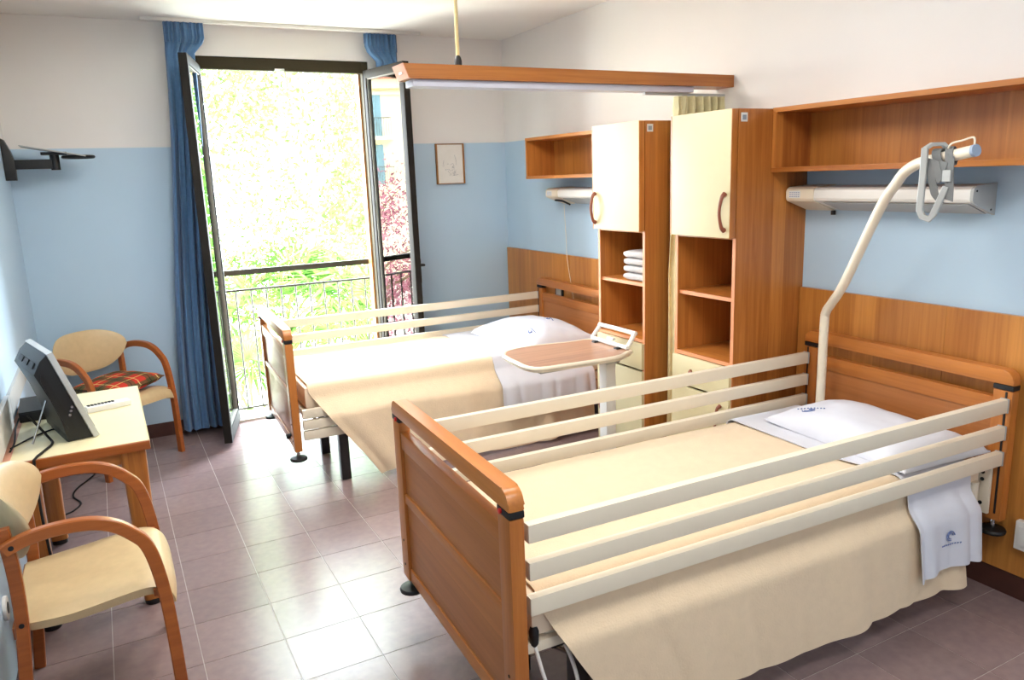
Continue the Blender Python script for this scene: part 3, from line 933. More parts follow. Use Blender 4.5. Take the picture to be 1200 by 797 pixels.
def logo_on(parent, surf, x, y, w, h, ang):
    """a small oval emblem with a line of fine print, lying on the cloth"""
    bm = bmesh.new()
    ca, sa = math.cos(ang), math.sin(ang)
    def P(a, b):
        xx, yy = x + a * ca - b * sa, y + a * sa + b * ca
        return Vector(surf(xx, yy)) + Vector((0, 0, .0025))
    for rr_ in (1.0, .62):
        tube(bm, [P(w * .22 * rr_ * math.cos(2 * PI * k / 18), h * .30 + h * .35 * rr_ * math.sin(2 * PI * k / 18)) for k in range(15)], .0022, 5)
    for k in range(9):
        xx = -w / 2 + w * k / 8.5
        tube(bm, [P(xx, -h * .35), P(xx + w * .05, -h * .30)], .0024, 5)
    return obj('logo', bm, 'logo', parent)

# bed near the camera with the lifting pole
bed1, L1 = bed('hospital bed nearest the camera with all side rails raised', (.880, 2.148), (3.03, 2.095), (.815, .705, .600), math.radians(-.9), .335)
mattress(bed1, L1, 'cream mattress of the nearest bed under its beige blanket')
blanket(bed1, .085, 1.905, .90, .56, 'beige blanket on the bed with the lifting pole', .55, .012, 2.0)
sheet1, sheet_fn = head_sheet(bed1, 1.625, 1.99, .79, .5, 'white sheet hanging off the near side below the lifting pole', 1.2, .044, .055)
p1, sh = pillow(bed1, 1.878, -.085, .47, .74, .10, math.radians(-3), 'white pillow with blue print on the bed with the lifting pole', 3.1, .0)
logo_on(p1, lambda a, b: sh(a / .235, b / .385, 1), -.135, .22, .13, .045, math.radians(112))
# bed by the window
bed2, L2 = bed('hospital bed by the window with its near rails lowered', (.868, 4.800), (3.03, 4.760), (.446, .380, .317), math.radians(-1.3), .30)
mattress(bed2, L2, 'cream mattress of the window bed under its beige blanket')
blanket(bed2, .085, 1.96, .98, .52, 'beige blanket on the window bed, drooping low near the foot', .70, .03, 5.0, .100)
head_sheet(bed2, 1.28, 1.97, .79, .5, 'wide white sheet over the head of the window bed', 4.0, .112)
p2, sh2 = pillow(bed2, 1.755, -.12, .56, .84, .125, math.radians(5), 'plump white pillow on the bed by the window', 8.3)
logo_on(p2, lambda a, b: sh2(a / .28, b / .42, 1), -.18, -.25, .09, .04, math.radians(80))
logo_on(p2, lambda a, b: sh2(a / .28, b / .42, 1), .09, -.09, .09, .04, math.radians(70))

# emblem printed on the hanging part of the near sheet
emb = bmesh.new()
lx = bed1.matrix_world
def at1(u, v, z):
    a = bed1.rotation_euler.z
    return Vector((bed1.location.x + u * math.cos(a) - v * math.sin(a), bed1.location.y + u * math.sin(a) + v * math.cos(a), z))

def hang(a, b):
    """a point on the hanging near side of the sheet, a along the bed and b upwards, just off the cloth"""
    q = sheet_fn((a - 1.625) / .365, max(0, (.79 - (.41 + (.535 - b))) / 1.29))
    return (q[0], q[1] - .006, q[2] - .0025)
logo_on(sheet1, hang, 1.80, .265, .09, .05, 0)

# ---------------------------------------------------------------- lifting pole with its grab handle
lp = thing('lifting_pole', 'cream bent lifting pole rising from the nearest bed head', 'lifting pole', (2.90, 2.395, .46))
o3 = Vector((2.90, 2.395, .46))
path = [(2.90, 2.395, .46), (2.90, 2.393, .75), (2.899, 2.391, 1.03), (2.893, 2.378, 1.09), (2.872, 2.335, 1.135), (2.815, 2.225, 1.25), (2.75, 2.03, 1.57), (2.735, 1.955, 1.668), (2.727, 1.915, 1.712), (2.715, 1.855, 1.741), (2.70, 1.80, 1.75), (2.68, 1.70, 1.765), (2.665, 1.622, 1.777)]
sp = smooth_path(path, 5)
obj('pole', T([Vector(q) - o3 for q in sp], .0205, 14), 'ivory', lp)
a, b_ = Vector(sp[-1]), (Vector(sp[-1]) - Vector(sp[-2])).normalized()
obj('end_cap', T([a - o3, a + b_ * .012 - o3], .0212, 14), plain('blue_grey_cap', (150, 166, 190), .4), lp)
obj('socket', T([Vector((0, 0, -.06)), Vector((0, 0, .06))], .027, 14), 'black', lp)
obj('stop_wire', T([Vector(q) - o3 for q in smooth_path([(2.668, 1.715, 1.79), (2.664, 1.70, 1.806), (2.66, 1.66, 1.814), (2.659, 1.628, 1.822), (2.659, 1.618, 1.816), (2.659, 1.617, 1.79)], 4)], .0035, 8), 'ivory', lp)

gh = thing('grab_handle', 'grey triangular grab handle strapped around the lifting pole', 'handle', (2.66, 1.75, 1.75))
g3 = Vector((2.66, 1.75, 1.75))
tri = [(2.645, 1.786, 1.795), (2.640, 1.783, 1.70), (2.632, 1.781, 1.575), (2.634, 1.770, 1.552), (2.640, 1.748, 1.543), (2.648, 1.738, 1.56), (2.65, 1.722, 1.60), (2.655, 1.702, 1.658)]
obj('grip', sweep(bmesh.new(), [Vector(q) - g3 for q in tri], (1, .35, 0), .018, .022), 'grey_plastic', gh)
tri2 = [(2.645, 1.786, 1.792), (2.66, 1.772, 1.806), (2.70, 1.755, 1.806), (2.715, 1.738, 1.782)]
obj('grip_yoke', sweep(bmesh.new(), [Vector(q) - g3 for q in tri2], (.5, 1, 0), .02, .014), 'grey_plastic', gh)
def loop(y, k, z):
    pts = []
    for i in range(17):
        an = 2 * PI * i / 16
        pts.append(Vector((2.69 + .031 * math.cos(an), y + .012 * math.sin(an * 1 + k), z + .031 * math.sin(an))) - g3)
    return pts
obj('strap', sweep(bmesh.new(), loop(1.752, .3, 1.7585), (0, 1, 0), .034, .004), 'strap', gh)
obj('strap', sweep(bmesh.new(), loop(1.715, 1.2, 1.7635), (.2, 1, 0), .034, .004), 'strap', gh)
for q in ([(2.655, 1.765, 1.755), (2.648, 1.757, 1.70), (2.65, 1.748, 1.66), (2.652, 1.738, 1.625), (2.655, 1.722, 1.605)],
          [(2.655, 1.720, 1.745), (2.648, 1.728, 1.70), (2.65, 1.742, 1.675)],
          [(2.66, 1.70, 1.77), (2.655, 1.696, 1.72), (2.655, 1.692, 1.66), (2.655, 1.690, 1.61)],
          [(2.652, 1.752, 1.752), (2.648, 1.735, 1.715), (2.65, 1.712, 1.675)]):
    obj('strap', sweep(bmesh.new(), [Vector(k) - g3 for k in smooth_path(q, 4)], (1, .3, .1) if False else (0, 1, .3), .034, .004), 'strap', gh)
obj('buckle', B(((-.016, -.066, -.075), (-.004, -.036, -.035), .003)), 'grey_plastic', gh)

# ---------------------------------------------------------------- overbed table between the beds
t = thing('overbed_table', 'wheeled overbed table with wood grain top and cream rim', 'table', (2.20, 3.52, 0))
corners = [(-.318, .155), (-.25, .235), (-.09, .262), (.13, .218), (.305, .185), (.312, -.14), (.27, -.19), (.14, -.245), (-.14, -.232), (-.322, -.195), (-.335, .0)]
ring = smooth_path([Vector((a, b, 0)) for a, b in corners] + [Vector((corners[0][0], corners[0][1], 0))], 5)[:-1]
pl = lambda p_, q_, h: (p_, q_, h)
obj('tabletop', prism(bmesh.new(), [(q.x * .975, q.y * .965) for q in ring], pl, .770, .7815), 'tabletop', t)
bm = bmesh.new(); prism(bm, [(q.x, q.y) for q in ring], pl, .752, .770, .004)
tube(bm, [(q.x * .995, q.y * .995, .772) for q in ring] + [(ring[0].x * .995, ring[0].y * .995, .772)], .0125, 8, False)
obj('rim', bm, 'ivory', t)
obj('under_frame', B(((-.26, -.15, .725), (.26, -.11, .752), .004), ((-.26, .10, .725), (.26, .14, .752), .004), ((.16, -.15, .715), (.25, .14, .735), .004)), 'grey_plastic', t)
obj('column', B(((.168, -.135, .07), (.232, -.065, .74), .006)), 'white', t)
obj('inner_column', B(((.176, -.127, .40), (.224, -.073, .752), .004)), 'silver', t)
obj('base', B(((-.33, -.13, .052), (.33, -.07, .085), .008), ((.15, -.30, .052), (.25, .2, .085), .008)), 'white', t)
for x, y in ((-.30, -.10), (.30, -.10), (.20, -.27), (.20, .17)):
    cst = obj('caster', disc(bmesh.new(), (x, y - .011, .026), .026, .022, 16, 'Y', .003), 'black', t)
    obj('caster_fork', B(((x - .012, y - .018, .026), (x + .012, y - .013, .055), .001), ((x - .012, y + .013, .026), (x + .012, y + .018, .055), .001)), 'steel', cst)
# tilting book rest frame at the end of the top
bm = bmesh.new()
ringp = [(.288, .175, .795), (.288, -.135, .795), (.300, -.155, .80), (.345, -.150, .858), (.350, -.135, .866), (.350, .165, .866), (.342, .178, .858), (.300, .188, .80), (.288, .175, .795)]
pts = smooth_path(ringp, 3)
tube(bm, pts, .013, 8, False)
obj('book_rest', bm, 'white', t)
obj('rest_lip', B(((.300, -.01, .805), (.318, .05, .822), .005)), 'white', t)
for y in (-.12, .10):
    obj('rest_arm', B(((.25, y, .757), (.30, y + .03, .790), .003)), 'black', t)

# ================================================================== desk corner
d = thing('desk', 'cream topped wooden desk against the left wall', 'desk', (-.195, 3.86, 0))
hx, hy = .262, .515
obj('desktop', B(((-hx + .0, -hy + .016, .708), (hx - .004, hy, .742), .002)), 'desk_top', d)
obj('front_edge', B(((-hx, -hy, .706), (hx, -hy + .016, .7415), .003)), 'bent', d)
obj('side_edge', B(((hx - .004, -hy + .0165, .708), (hx + .001, hy, .7415), .001)), 'cream', d)
obj('rear_strip', B(((-hx, -hy + .02, .7421), (-hx + .035, hy, .7445), .001)), plain('pink_beech', (206, 150, 124), .4, var=.12), d)
obj('apron', B(((-hx + .06, -hy + .07, .64), (hx - .06, -hy + .09, .706), .002), ((-hx + .06, hy - .09, .64), (hx - .06, hy - .07, .706), .002), ((hx - .075, -hy + .09, .64), (hx - .055, hy - .09, .706), .002)), 'wood_x', d)
def desk_leg(x, y):
    bm = bmesh.new()
    def sec(w, z):
        n = 20; out = []
        for i in range(n):
            a_ = 2 * PI * i / n
            cx = math.copysign(abs(math.cos(a_)) ** .55, math.cos(a_)); cy = math.copysign(abs(math.sin(a_)) ** .55, math.sin(a_))
            out.append(bm.verts.new((x + cx * w, y + cy * w * .8, z)))
        return out
    rings = [sec(.038, .022), sec(.043, .3), sec(.050, .706)]
    for a_, b2 in zip(rings[:-1], rings[1:]):
        for i in range(20): bm.faces.new((a_[i], a_[(i + 1) % 20], b2[(i + 1) % 20], b2[i]))
    bm.faces.new(rings[0][::-1]); bm.faces.new(rings[-1])
    lg = obj('leg', bm, 'wood_z', d)
    obj('foot_cap', disc(bmesh.new(), (x, y, 0), .036, .022, 20, 'Z', .003), 'black', lg)
for x in (-.19, .195):
    for y in (-.44, .44): desk_leg(x, y)

# television leaning back, seen from behind
tv = thing('television', 'small flat television on the desk, back towards the camera', 'television', (-.118, 3.530, .743), math.radians(13.9))
pl = lambda p_, q_, h: (p_, h, q_)
W_ = .42
obj('bezel', prism(bmesh.new(), [(0, .004), (.006, .006), (-.117, .384), (-.139, .378), (-.016, .0)], pl, 0, W_, .003), 'silver', tv)
obj('screen', prism(bmesh.new(), [(-.003, .04), (-.0015, .0405), (-.108, .352), (-.1095, .3515)], pl, .025, W_ - .025), 'screen', tv)
sh_ = obj('back_shell', prism(bmesh.new(), [(-.0165, .0005), (-.1385, .374), (-.165, .350), (-.192, .300), (-.150, .19), (-.120, .08), (-.110, .0)], pl, .012, W_ - .012, .006), 'tv_dark', tv)
obj('side_recess', prism(bmesh.new(), [(-.075, .05), (-.150, .27), (-.168, .30), (-.172, .27), (-.125, .11), (-.10, .055)], pl, .0085, .0118), 'black', sh_)
bm = bmesh.new()
for k in range(3): disc(bm, (-.078 - .006 * k, .0075, .145 - .016 * k), .0055, .004, 10, 'Y')
obj('port', bm, 'steel', sh_)
bm = bmesh.new()
for k in range(3):
    box(bm, (-.012, .06 + .10 * k, 0), (.012, .13 + .10 * k, .004))
vt = obj('vent', bm, 'black', sh_)
vt.location = (-.1785, 0, .328); vt.rotation_euler = (0, math.radians(-62), 0)
obj('hinge_foot', B(((-.115, .02, .0), (-.045, .30, .035), .008)), 'tv_dark', tv)
obj('stand_strut', T([(-.150, .10, .17), (-.20, .09, .06), (-.225, .08, .006)], .0045, 8), 'steel', tv)
# the set-top box, remote and their leads
s = thing('set_top_box', 'flat black box on the desk behind the television', 'set top box', (-.375, 4.10, .7425), math.radians(3))
obj('case', B(((-.062, -.15, 0), (.062, .15, .048), .004)), 'black', s)
obj('front_plate', B(((-.058, -.1525, .006), (.058, -.150, .042), .001)), 'tv_dark', s)
rc = thing('remote_control', 'long white remote lying on the desk beside the television', 'remote', (-.075, 3.985, .7425), math.radians(14))
obj('case', B(((-.095, -.030, 0), (.095, .030, .026), .008)), 'white', rc)
bm = bmesh.new()
for i in range(8):
    for j in range(3):
        box(bm, (-.085 + i * .015, -.002 + j * .009, .026), (-.074 + i * .015, .005 + j * .009, .0285), .001)
obj('key', bm, 'black', rc)

def cable(name, pts, r_, label, mat='black'):
    o = obj(name, T(smooth_path(pts, 6), r_, 6), mat)
    return tag(o, label, 'cable', 'black leads around the desk')
cable('power_cable', [(-.36, 3.60, .86), (-.30, 3.58, .76), (-.285, 3.52, .7475), (-.31, 3.43, .7475), (-.335, 3.345, .748), (-.34, 3.333, .72), (-.345, 3.34, .50), (-.34, 3.42, .2), (-.33, 3.6, .012)], .0055, 'thick black lead running off the near desk edge')
cable('aerial_cable', [(-.21, 3.66, .82), (-.25, 3.72, .755), (-.30, 3.74, .7465), (-.37, 3.66, .7465), (-.432, 3.55, .7465)], .0035, 'thin black lead crossing the desk to the wall')
cable('box_cable', [(-.43, 3.95, .765), (-.437, 3.85, .75), (-.43, 3.72, .747), (-.425, 3.60, .747), (-.43, 3.50, .747)], .0035, 'thin black lead leaving the set top box by the wall')
cable('floor_cable', [(-.40, 5.45, .006), (-.24, 5.32, .006), (-.25, 5.22, .006), (-.325, 5.06, .006), (-.34, 4.93, .006), (-.30, 4.80, .006), (-.335, 4.70, .006), (-.40, 4.63, .006), (-.44, 4.45, .006)], .005, 'black lead snaking over the floor tiles under the desk')

# ---------------------------------------------------------------- two armchairs
def armchair(label, loc, ang):
    """local +x is forward, y is the chair's left"""
    r = thing('armchair', label, 'chair', loc, ang, 'bentwood armchairs')
    HW = .282
    prof = [(-.212, .722), (-.185, .734), (-.145, .747), (-.07, .757), (.02, .752), (.085, .728), (.135, .685), (.168, .62), (.190, .53), (.204, .40), (.211, .22), (.215, .0)]
    for s in (-1, 1):
        pts = smooth_path([(x, s * HW, z - .02 if i < 7 else z) for i, (x, z) in enumerate(prof)], 4)
        ar = obj('arm', sweep(bmesh.new(), pts, (0, 1, 0), .030, .040), 'bent', r)
        disc_ = disc(bmesh.new(), (-.192, s * (HW + .0155) - (.002 if s < 0 else 0), .711), .008, .002, 10, 'Y')
        obj('bolt', disc_, 'black', ar)
        lg = obj('leg', sweep(bmesh.new(), smooth_path([(-.245, s * .252, 0), (-.222, s * .252, .25), (-.204, s * .252, .46), (-.202, s * .252, .62), (-.212, s * .252, .76)], 4), (0, 1, 0), .028, .038), 'bent', r)
        obj('bolt', disc(bmesh.new(), (-.206, s * .2665 - (.002 if s < 0 else 0), .44), .008, .002, 10, 'Y'), 'black', lg)
        obj('seat_bracket', B(((.168, s * .225 - .045, .425), (.206, s * .225 + .045, .452), .003)), 'bent', r)
    obj('stretcher', B(((-.236, -.24, .385), (-.206, .24, .425), .004)), 'bent', r)
    obj('spacer', B(((.17, -.268, .43), (.19, .268, .452), .003)), 'bent', r)
    # waterfall seat
    prof_top = [(-.225, .452), (-.16, .452), (-.05, .458), (.06, .472), (.15, .480), (.205, .470), (.235, .440), (.245, .405)]
    sp_ = smooth_path([(a, 0, b) for a, b in prof_top], 4)
    def fs(s, t):
        k = s * (len(sp_) - 1); i = min(int(k), len(sp_) - 2); q = sp_[i].lerp(sp_[i + 1], k - i)
        yy = (2 * t - 1)
        w = .262 - .028 * max(0, .25 - s) * 4
        edge = .020 * abs(yy) ** 6
        return (q.x - .012 * abs(yy) ** 4 * (s > .6), yy * w, q.z - edge - .006 * (1 - yy * yy) * (1 - s))
    obj('seat', sheet_grid(bmesh.new(), fs, 36, 24, .034), 'leather', r, 60)
    # curved padded back
    def outline(th):
        c_, s_ = math.cos(th), math.sin(th)
        y = math.copysign(abs(c_) ** .62, c_) * .262
        z = math.copysign(abs(s_) ** .75, s_)
        if z < 0:
            return y * (1 - .22 * (-z)), z * .150
        return y * (1 - .12 * z ** 2), z * .118
    bm = bmesh.new(); n = 44; rad = [0.0, .35, .65, .86, .95, 1.0]
    def surf(y, z, side, rr_):
        bend = .105 * (y / .26) ** 2
        lean = -.16 * z
        th = .018 * (1 - rr_ ** 6) + .004
        return Vector((-.236 + bend + lean - .012 + (th if side > 0 else -th * .8), y, .742 + z))
    def lay(side):
        rings = []
        for rr_ in rad[1:]:
            rings.append([bm.verts.new(surf(outline(2 * PI * k / n)[0] * rr_, outline(2 * PI * k / n)[1] * rr_, side, rr_)) for k in range(n)])
        c_ = bm.verts.new(surf(0, 0, side, 0))
        for k in range(n): bm.faces.new((c_, rings[0][k], rings[0][(k + 1) % n]))
        for a_, b2 in zip(rings[:-1], rings[1:]):
            for k in range(n): bm.faces.new((a_[k], b2[k], b2[(k + 1) % n], a_[(k + 1) % n]))
        return rings[-1]
    fr_, bk_ = lay(1), lay(-1)
    for k in range(n): bm.faces.new((fr_[k], bk_[k], bk_[(k + 1) % n], fr_[(k + 1) % n]))
    obj('backrest', bm, 'leather', r, 60)
    return r
armchair('tan bentwood armchair in front of the desk, nearest the camera', (-.168, 2.885, 0), 0)
ch2 = armchair('tan bentwood armchair in the far corner with a tartan cushion', (-.06, 5.43, 0), math.radians(-52))

cu = thing('tartan_cushion', 'red and green tartan cushion on the corner armchair', 'cushion', (-.06, 5.43, .478), math.radians(-46))
def cus(x, y, sgn):
    t_ = (max(0, 1 - abs(x) ** 3) * max(0, 1 - abs(y) ** 3)) ** .36
    return (x * .20 * (1 - .05 * (1 - y * y)) + .02, y * .215 * (1 - .05 * (1 - x * x)), (.050 + .012 * (y + .2 * x)) + sgn * .050 * t_ + .004 * noise.noise(Vector((x * 3, y * 3, 1))))
bm = bmesh.new(); N = 20
for sgn in (1, -1):
    g = [[bm.verts.new(cus(-1 + 2 * i / N, -1 + 2 * j / N, sgn)) for j in range(N + 1)] for i in range(N + 1)]
    for i in range(N):
        for j in range(N): bm.faces.new((g[i][j], g[i + 1][j], g[i + 1][j + 1], g[i][j + 1]))
bmesh.ops.remove_doubles(bm, verts=bm.verts, dist=.0005)
obj('cover', bm, 'tartan', cu, 70)
bm = bmesh.new()
pts = [cus(math.copysign(min(1, 1.0), c_) if abs(c_) > abs(s_) else c_ / abs(s_), (s_ / abs(c_)) if abs(c_) > abs(s_) else math.copysign(1, s_), 1) for c_, s_ in [(math.cos(2 * PI * k / 32), math.sin(2 * PI * k / 32)) for k in range(33)]]
tube(bm, pts, .004, 6, False)
obj('piping', bm, 'tartan', cu)

# ---------------------------------------------------------------- television arm on the left wall, sockets
w = thing('wall_bracket', 'black swivel bracket with tray high on the left wall', 'bracket', (XL, 5.62, 1.955))
obj('wall_plate', prism(bmesh.new(), [(.0, -.125), (.055, -.125), (.06, -.02), (.045, .05), (.02, .115), (.0, .125)], lambda p_, q_, h: (p_, h, q_), -.045, .045, .006), 'black', w)
obj('arm', B(((.05, -.022, -.060), (.255, .022, -.003), .006)), 'black', w)
obj('pivot', T([(.27, 0, -.068), (.27, 0, .03)], .026, 14), 'black', w)
ty = obj('tray', prism(bmesh.new(), [(-.15, -.12), (.20, -.12), (.20, .12), (-.15, .12)], lambda p_, q_, h: (p_, q_, h), 0, .006, .002), 'grey_plastic', w)
ty.location = (.245, 0, .045); ty.rotation_euler = (0, math.radians(11), 0)
bm = bmesh.new()
tube(bm, [Vector((.30 + .10 + .085 * math.cos(2 * PI * k / 20), .09 * math.sin(2 * PI * k / 20), .0)) for k in range(21)], .010, 8, False)
o = obj('tray_ring', bm, 'black', w); o.location = (-.0, 0, .008)
obj('tray_clamp', B(((.20, -.035, .022), (.34, .035, .040), .004)), 'black', w)
s = thing('wall_outlet', 'round white wall socket behind the near armchair leg', 'socket', (XL, 2.94, .36))
obj('plate', disc(bmesh.new(), (0, 0, 0), .042, .012, 24, 'X', .004), 'white', s)
obj('socket_hole', disc(bmesh.new(), (.012, 0, 0), .020, .0015, 16, 'X'), 'black', s)

# ================================================================== fixtures for the added fill lamps, all out of view
for loc, lab in (((1.05, 3.70, ZC), 'added ceiling fill lamp between the two beds, out of view'), ((1.25, 2.05, ZC), 'added ceiling fill lamp above the nearest bed footboard, out of view'), ((1.25, .25, ZC), 'added ceiling fill lamp in the middle of the room, beside the camera'), ((1.25, -1.35, ZC), 'added ceiling fill lamp by the rear wall of the room')):
    c = thing('added_fill_lamp', lab, 'lamp', loc, 0)
    obj('tray', B(((-.62, -.29, -.06), (-.60, .29, 0), .003), ((.60, -.29, -.06), (.62, .29, 0), .003), ((-.6, -.29, -.06), (.6, -.27, 0), .003), ((-.6, .27, -.06), (.6, .29, 0), .003)), 'white', c)
    obj('diffuser', B(((-.6, -.27, -.05), (.6, .27, -.045))), emit_mat('fill_lamp_glow', (255, 246, 232), 3.0), c)  # glowing panel of an invented fixture, adds fill light

# ================================================================== the garden outside
GZ = -3.2
struct('ground', B(((-60, 6.4, GZ - .2), (40, 70, GZ))), 'ground')

def leaf_cloud(name, centres, count, size, mat, parent, seed, flat=.4):
    rg = random.Random(seed)
    vs, fs = [], []
    for _ in range(count):
        c_, rad_ = centres[rg.randrange(len(centres))]
        d_ = Vector((rg.gauss(0, 1), rg.gauss(0, 1), rg.gauss(0, 1))).normalized() * rad_ * rg.random() ** .45
        p_ = Vector(c_) + d_
        n_ = Vector((rg.gauss(0, 1), rg.gauss(0, 1), rg.gauss(0, 1) + flat)).normalized()
        a_ = n_.orthogonal().normalized(); b2 = n_.cross(a_)
        an = rg.uniform(0, 2 * PI); a_, b2 = a_ * math.cos(an) + b2 * math.sin(an), b2 * math.cos(an) - a_ * math.sin(an)
        sz = size * rg.uniform(.6, 1.3)
        i = len(vs)
        vs += [p_ - a_ * sz, p_ - b2 * sz * .38 + n_ * sz * .1, p_ + a_ * sz, p_ + b2 * sz * .38 + n_ * sz * .1]
        fs.append((i, i + 1, i + 2, i + 3))
    me = bpy.data.meshes.new(name); me.from_pydata(vs, [], fs)
    me.materials.append(M[mat])
    o = bpy.data.objects.new(name, me); COL.objects.link(o); o.parent = parent
    o['kind'] = 'stuff'
    return o

def tree(name, label, loc, height, crown, count, size, mat, seed, base=.3):
    rg = random.Random(seed)
    r = thing(name, label, 'tree', (loc[0], loc[1], GZ), 0)
    bm = bmesh.new()
    top = Vector((rg.uniform(-.3, .3), rg.uniform(-.3, .3), height * .8))
    tube(bm, smooth_path([(0, 0, 0), (.08, .05, height * .3), tuple(top * .7), tuple(top)], 4), [.16, .155, .15, .14, .13, .12, .11, .10, .09, .075, .06, .05, .04], 8)
    obj('trunk', bm, 'bark', r)
    centres = []
    for k in range(22):
        z = height * rg.uniform(base, .92); an = rg.uniform(0, 2 * PI); rr_ = crown * rg.uniform(.35, 1.0) * (1 - .5 * abs(z / height - .6))
        e = Vector((rr_ * math.cos(an), rr_ * math.sin(an), z + rg.uniform(.1, .6)))
        st = Vector((0, 0, z * .75))
        bm = bmesh.new(); tube(bm, smooth_path([st, st.lerp(e, .5) + Vector((0, 0, .15)), e], 3), [.05, .045, .04, .032, .025, .018, .01], 6)
        obj('branch', bm, 'bark', r)
        centres.append((tuple(e), crown * rg.uniform(.22, .4))); centres.append((tuple(st.lerp(e, .6)), crown * .25))
    leaf_cloud('foliage', centres, count, size, mat, r, seed)
    return r
tree('leafy_tree', 'tall pale leafy tree outside the middle of the open door', (3.1, 12.8), 12.5, 3.4, 20000, .060, 'leaf2', 21, .25)
tree('leafy_tree', 'yellow green tree outside behind the left door edge', (1.2, 11.8), 11.5, 2.6, 9000, .050, 'leaf', 22, .3)
tree('leafy_tree', 'broad pale tree in the distance behind the other garden trees', (5.4, 18.5), 14.5, 5.2, 20000, .09, 'leaf2', 23, .2)
tree('plum_tree', 'purple leaved plum tree left of the balcony, seen mirrored in the pane', (-7.2, 16.6), 5.0, 2.6, 9000, .065, 'plum', 24, .2)

def fan_mesh(seed, R_=.62):
    rg = random.Random(seed); bm = bmesh.new()
    n = 22
    tube(bm, [(0, 0, 0), (.35, 0, .10), (.75, 0, .12)], [.016, .012, .009], 5)
    for k in range(n):
        a_ = math.radians(-112 + 224 * k / (n - 1)); L_ = R_ * (1 - .25 * abs(k / (n - 1) - .5)) * rg.uniform(.9, 1.05)
        dx, dy = math.cos(a_), math.sin(a_)
        base = Vector((.75, 0, .12)); px, py = -dy * .022, dx * .022
        m1 = base + Vector((dx, dy, 0)) * L_ * .55 + Vector((0, 0, .05)); tip = base + Vector((dx, dy, 0)) * L_ - Vector((0, 0, .10 + .1 * rg.random()))
        v0 = bm.verts.new(base); v1 = bm.verts.new(m1 + Vector((px, py, 0))); v2 = bm.verts.new(tip); v3 = bm.verts.new(m1 - Vector((px, py, 0)))
        vm = bm.verts.new(m1 + Vector((0, 0, .015)))
        bm.faces.new((v0, v1, vm)); bm.faces.new((v1, v2, vm)); bm.faces.new((v2, v3, vm)); bm.faces.new((v3, v0, vm))
    return bm
def palm(label, loc, h, seed, sc=1.0, nf=20):
    rg = random.Random(seed)
    r = thing('fan_palm', label, 'palm', (loc[0], loc[1], GZ), 0, 'fan palms below the balcony')
    obj('trunk', tube(bmesh.new(), [(0, 0, 0), (.03, 0, h * .5), (0, .02, h)], [.15, .13, .11], 10), 'palm_bark', r)
    first = None
    for k in range(nf):
        if first is None: o = first = obj('frond', fan_mesh(seed), 'palm', r)
        else: o = twin(first, r)
        el = math.radians(rg.uniform(-35, 70)); az = 2 * PI * k / nf * 1.618 * 2 + rg.uniform(-.2, .2)
        o.location = (0, 0, h); o.rotation_euler = (rg.uniform(-.4, .4), -el, az); o.scale = (sc * rg.uniform(.9, 1.2),) * 3
palm('fan palm below the balcony behind the window bed footboard', (1.35, 9.4), 2.15, 31, .95)
palm('fan palm below the balcony right behind the raised far rails', (3.05, 10.0), 2.75, 32, 1.1)
palm('fan palm low beneath the left end of the balcony railing', (1.15, 7.7), 1.15, 33, .7)
palm('tall fan palm rising behind the middle of the balcony railing', (2.15, 10.9), 2.9, 34, 1.1)
fl = thing('flowering_shrub', 'orange flowering shrub seen through the left balusters', 'shrub', (1.2, 8.6, GZ))
obj('stem', tube(bmesh.new(), [(0, 0, 0), (.02, .02, 1.2), (0, 0, 2.0)], [.05, .04, .02], 8), 'bark', fl)
leaf_cloud('blossoms', [((0, 0, 1.95), .34), ((.15, .1, 1.7), .3)], 420, .05, 'flower', fl, 41)
leaf_cloud('leaves', [((0, 0, 1.6), .6), ((.2, 0, 1.2), .6), ((-.2, 0, 1.2), .5)], 900, .07, 'palm', fl, 42)

# neighbouring house, seen mirrored in the right door leaf
D_ = 35.0
bx, by = 1.97 - .662 * D_ / .999, 5.68 + .7495 * D_ / .999
hs = thing('apartment_house', 'cream apartment house with teal shutters mirrored in the right door pane', 'house', (bx, by, GZ), math.atan2(.66, .75))
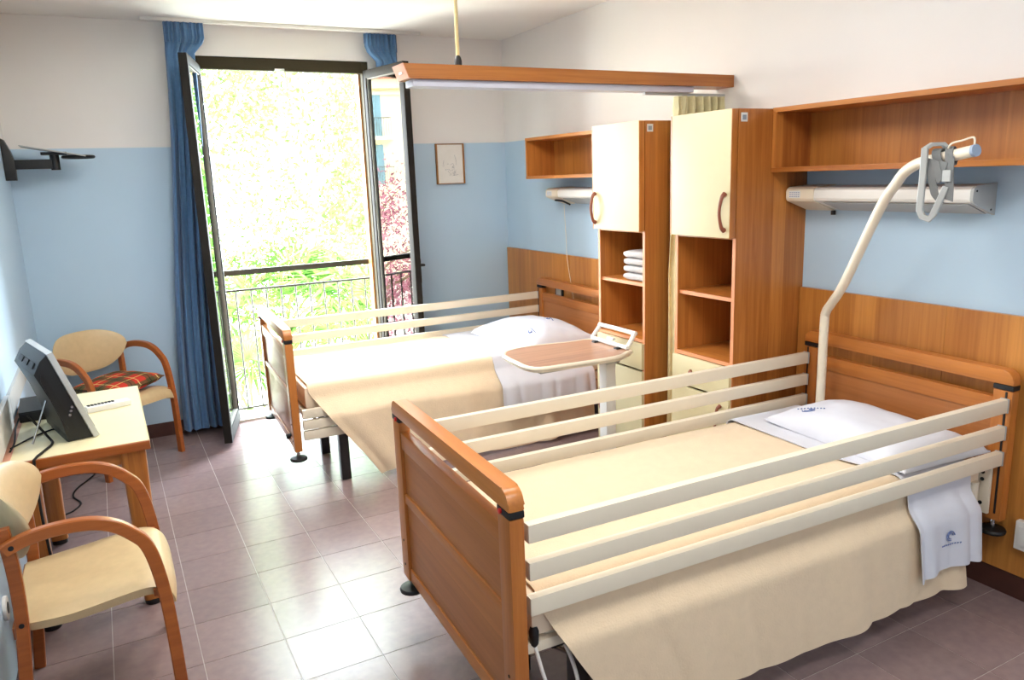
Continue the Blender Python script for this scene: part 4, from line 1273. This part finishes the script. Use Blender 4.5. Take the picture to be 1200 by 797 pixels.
# local x: across the facade, local y: away from the balcony
hw = 8.0; top = 6.75 - GZ
bays = [-4.1, -.05 + .14, 4.2]
rows = [(3.95 - GZ, 6.05 - GZ), (1.55 - GZ, 3.55 - GZ)]
ow = .55
xs_ = sorted([-hw, hw] + [b + s_ * ow for b in bays for s_ in (-1, 1)])
bm = bmesh.new()
for i in range(len(xs_) - 1):
    a_, b2 = xs_[i], xs_[i + 1]
    is_bay = any(abs((a_ + b2) / 2 - q) < .1 for q in bays)
    if not is_bay: box(bm, (a_, 0, 0), (b2, .4, top))
    else:
        box(bm, (a_, 0, 0), (b2, .4, rows[1][0])); box(bm, (a_, 0, rows[1][1]), (b2, .4, rows[0][0])); box(bm, (a_, 0, rows[0][1]), (b2, .4, top))
box(bm, (-hw, .4, 0), (hw, 9, top - .1))
obj('facade', bm, 'facade', hs)
obj('cornice', B(((-hw - .2, -.35, top - .45), (hw + .2, .1, top), .04), ((-hw - .1, -.15, top - .75), (hw + .1, .05, top - .6), .02)), 'facade', hs)
obj('roof', B(((-hw - .4, -.6, top), (hw + .4, 9.3, top + .25), .05)), plain('roof_tile', (190, 120, 100), .9, var=.2), hs)
for b in bays:
    for z0, z1 in rows:
        wdw = obj('window', B(((b - ow, .16, z0), (b - ow + .06, .24, z1)), ((b + ow - .06, .16, z0), (b + ow, .24, z1)), ((b - .03, .16, z0), (b + .03, .24, z1)), ((b - ow, .16, z1 - .06), (b + ow, .24, z1)), ((b - ow, .16, z0 + .8), (b + ow, .24, z0 + .86))), 'white', hs)
        obj('pane', B(((b - ow + .06, .19, z0), (b + ow - .06, .21, z1 - .06))), 'facade_glass', wdw)
        for s_ in (-1, 1):
            a_, b2 = sorted((b + s_ * ow, b + s_ * (ow + .5)))
            sh3 = obj('shutter', B(((a_, -.05, z0 + .02), (b2, 0, z1), .01)), 'shutter', hs)
            bm = bmesh.new()
            for q in range(24):
                zz = z0 + .1 + q * (z1 - z0 - .2) / 24
                box(bm, (a_ + .06, -.07, zz), (b2 - .06, -.05, zz + .045))
            obj('shutter_slats', bm, 'shutter', sh3)
        obj('balcony_slab', B(((b - 1.5, -.8, z0 - .18), (b + 1.5, 0, z0 - .02), .02)), 'facade', hs)
        bm = B(((b - 1.5, -.78, z0 + .86), (b + 1.5, -.74, z0 + .90)))
        for q in range(26): box(bm, (b - 1.48 + q * .118, -.77, z0 - .02), (b - 1.465 + q * .118, -.755, z0 + .87))
        obj('balcony_rail', bm, 'bar', hs)
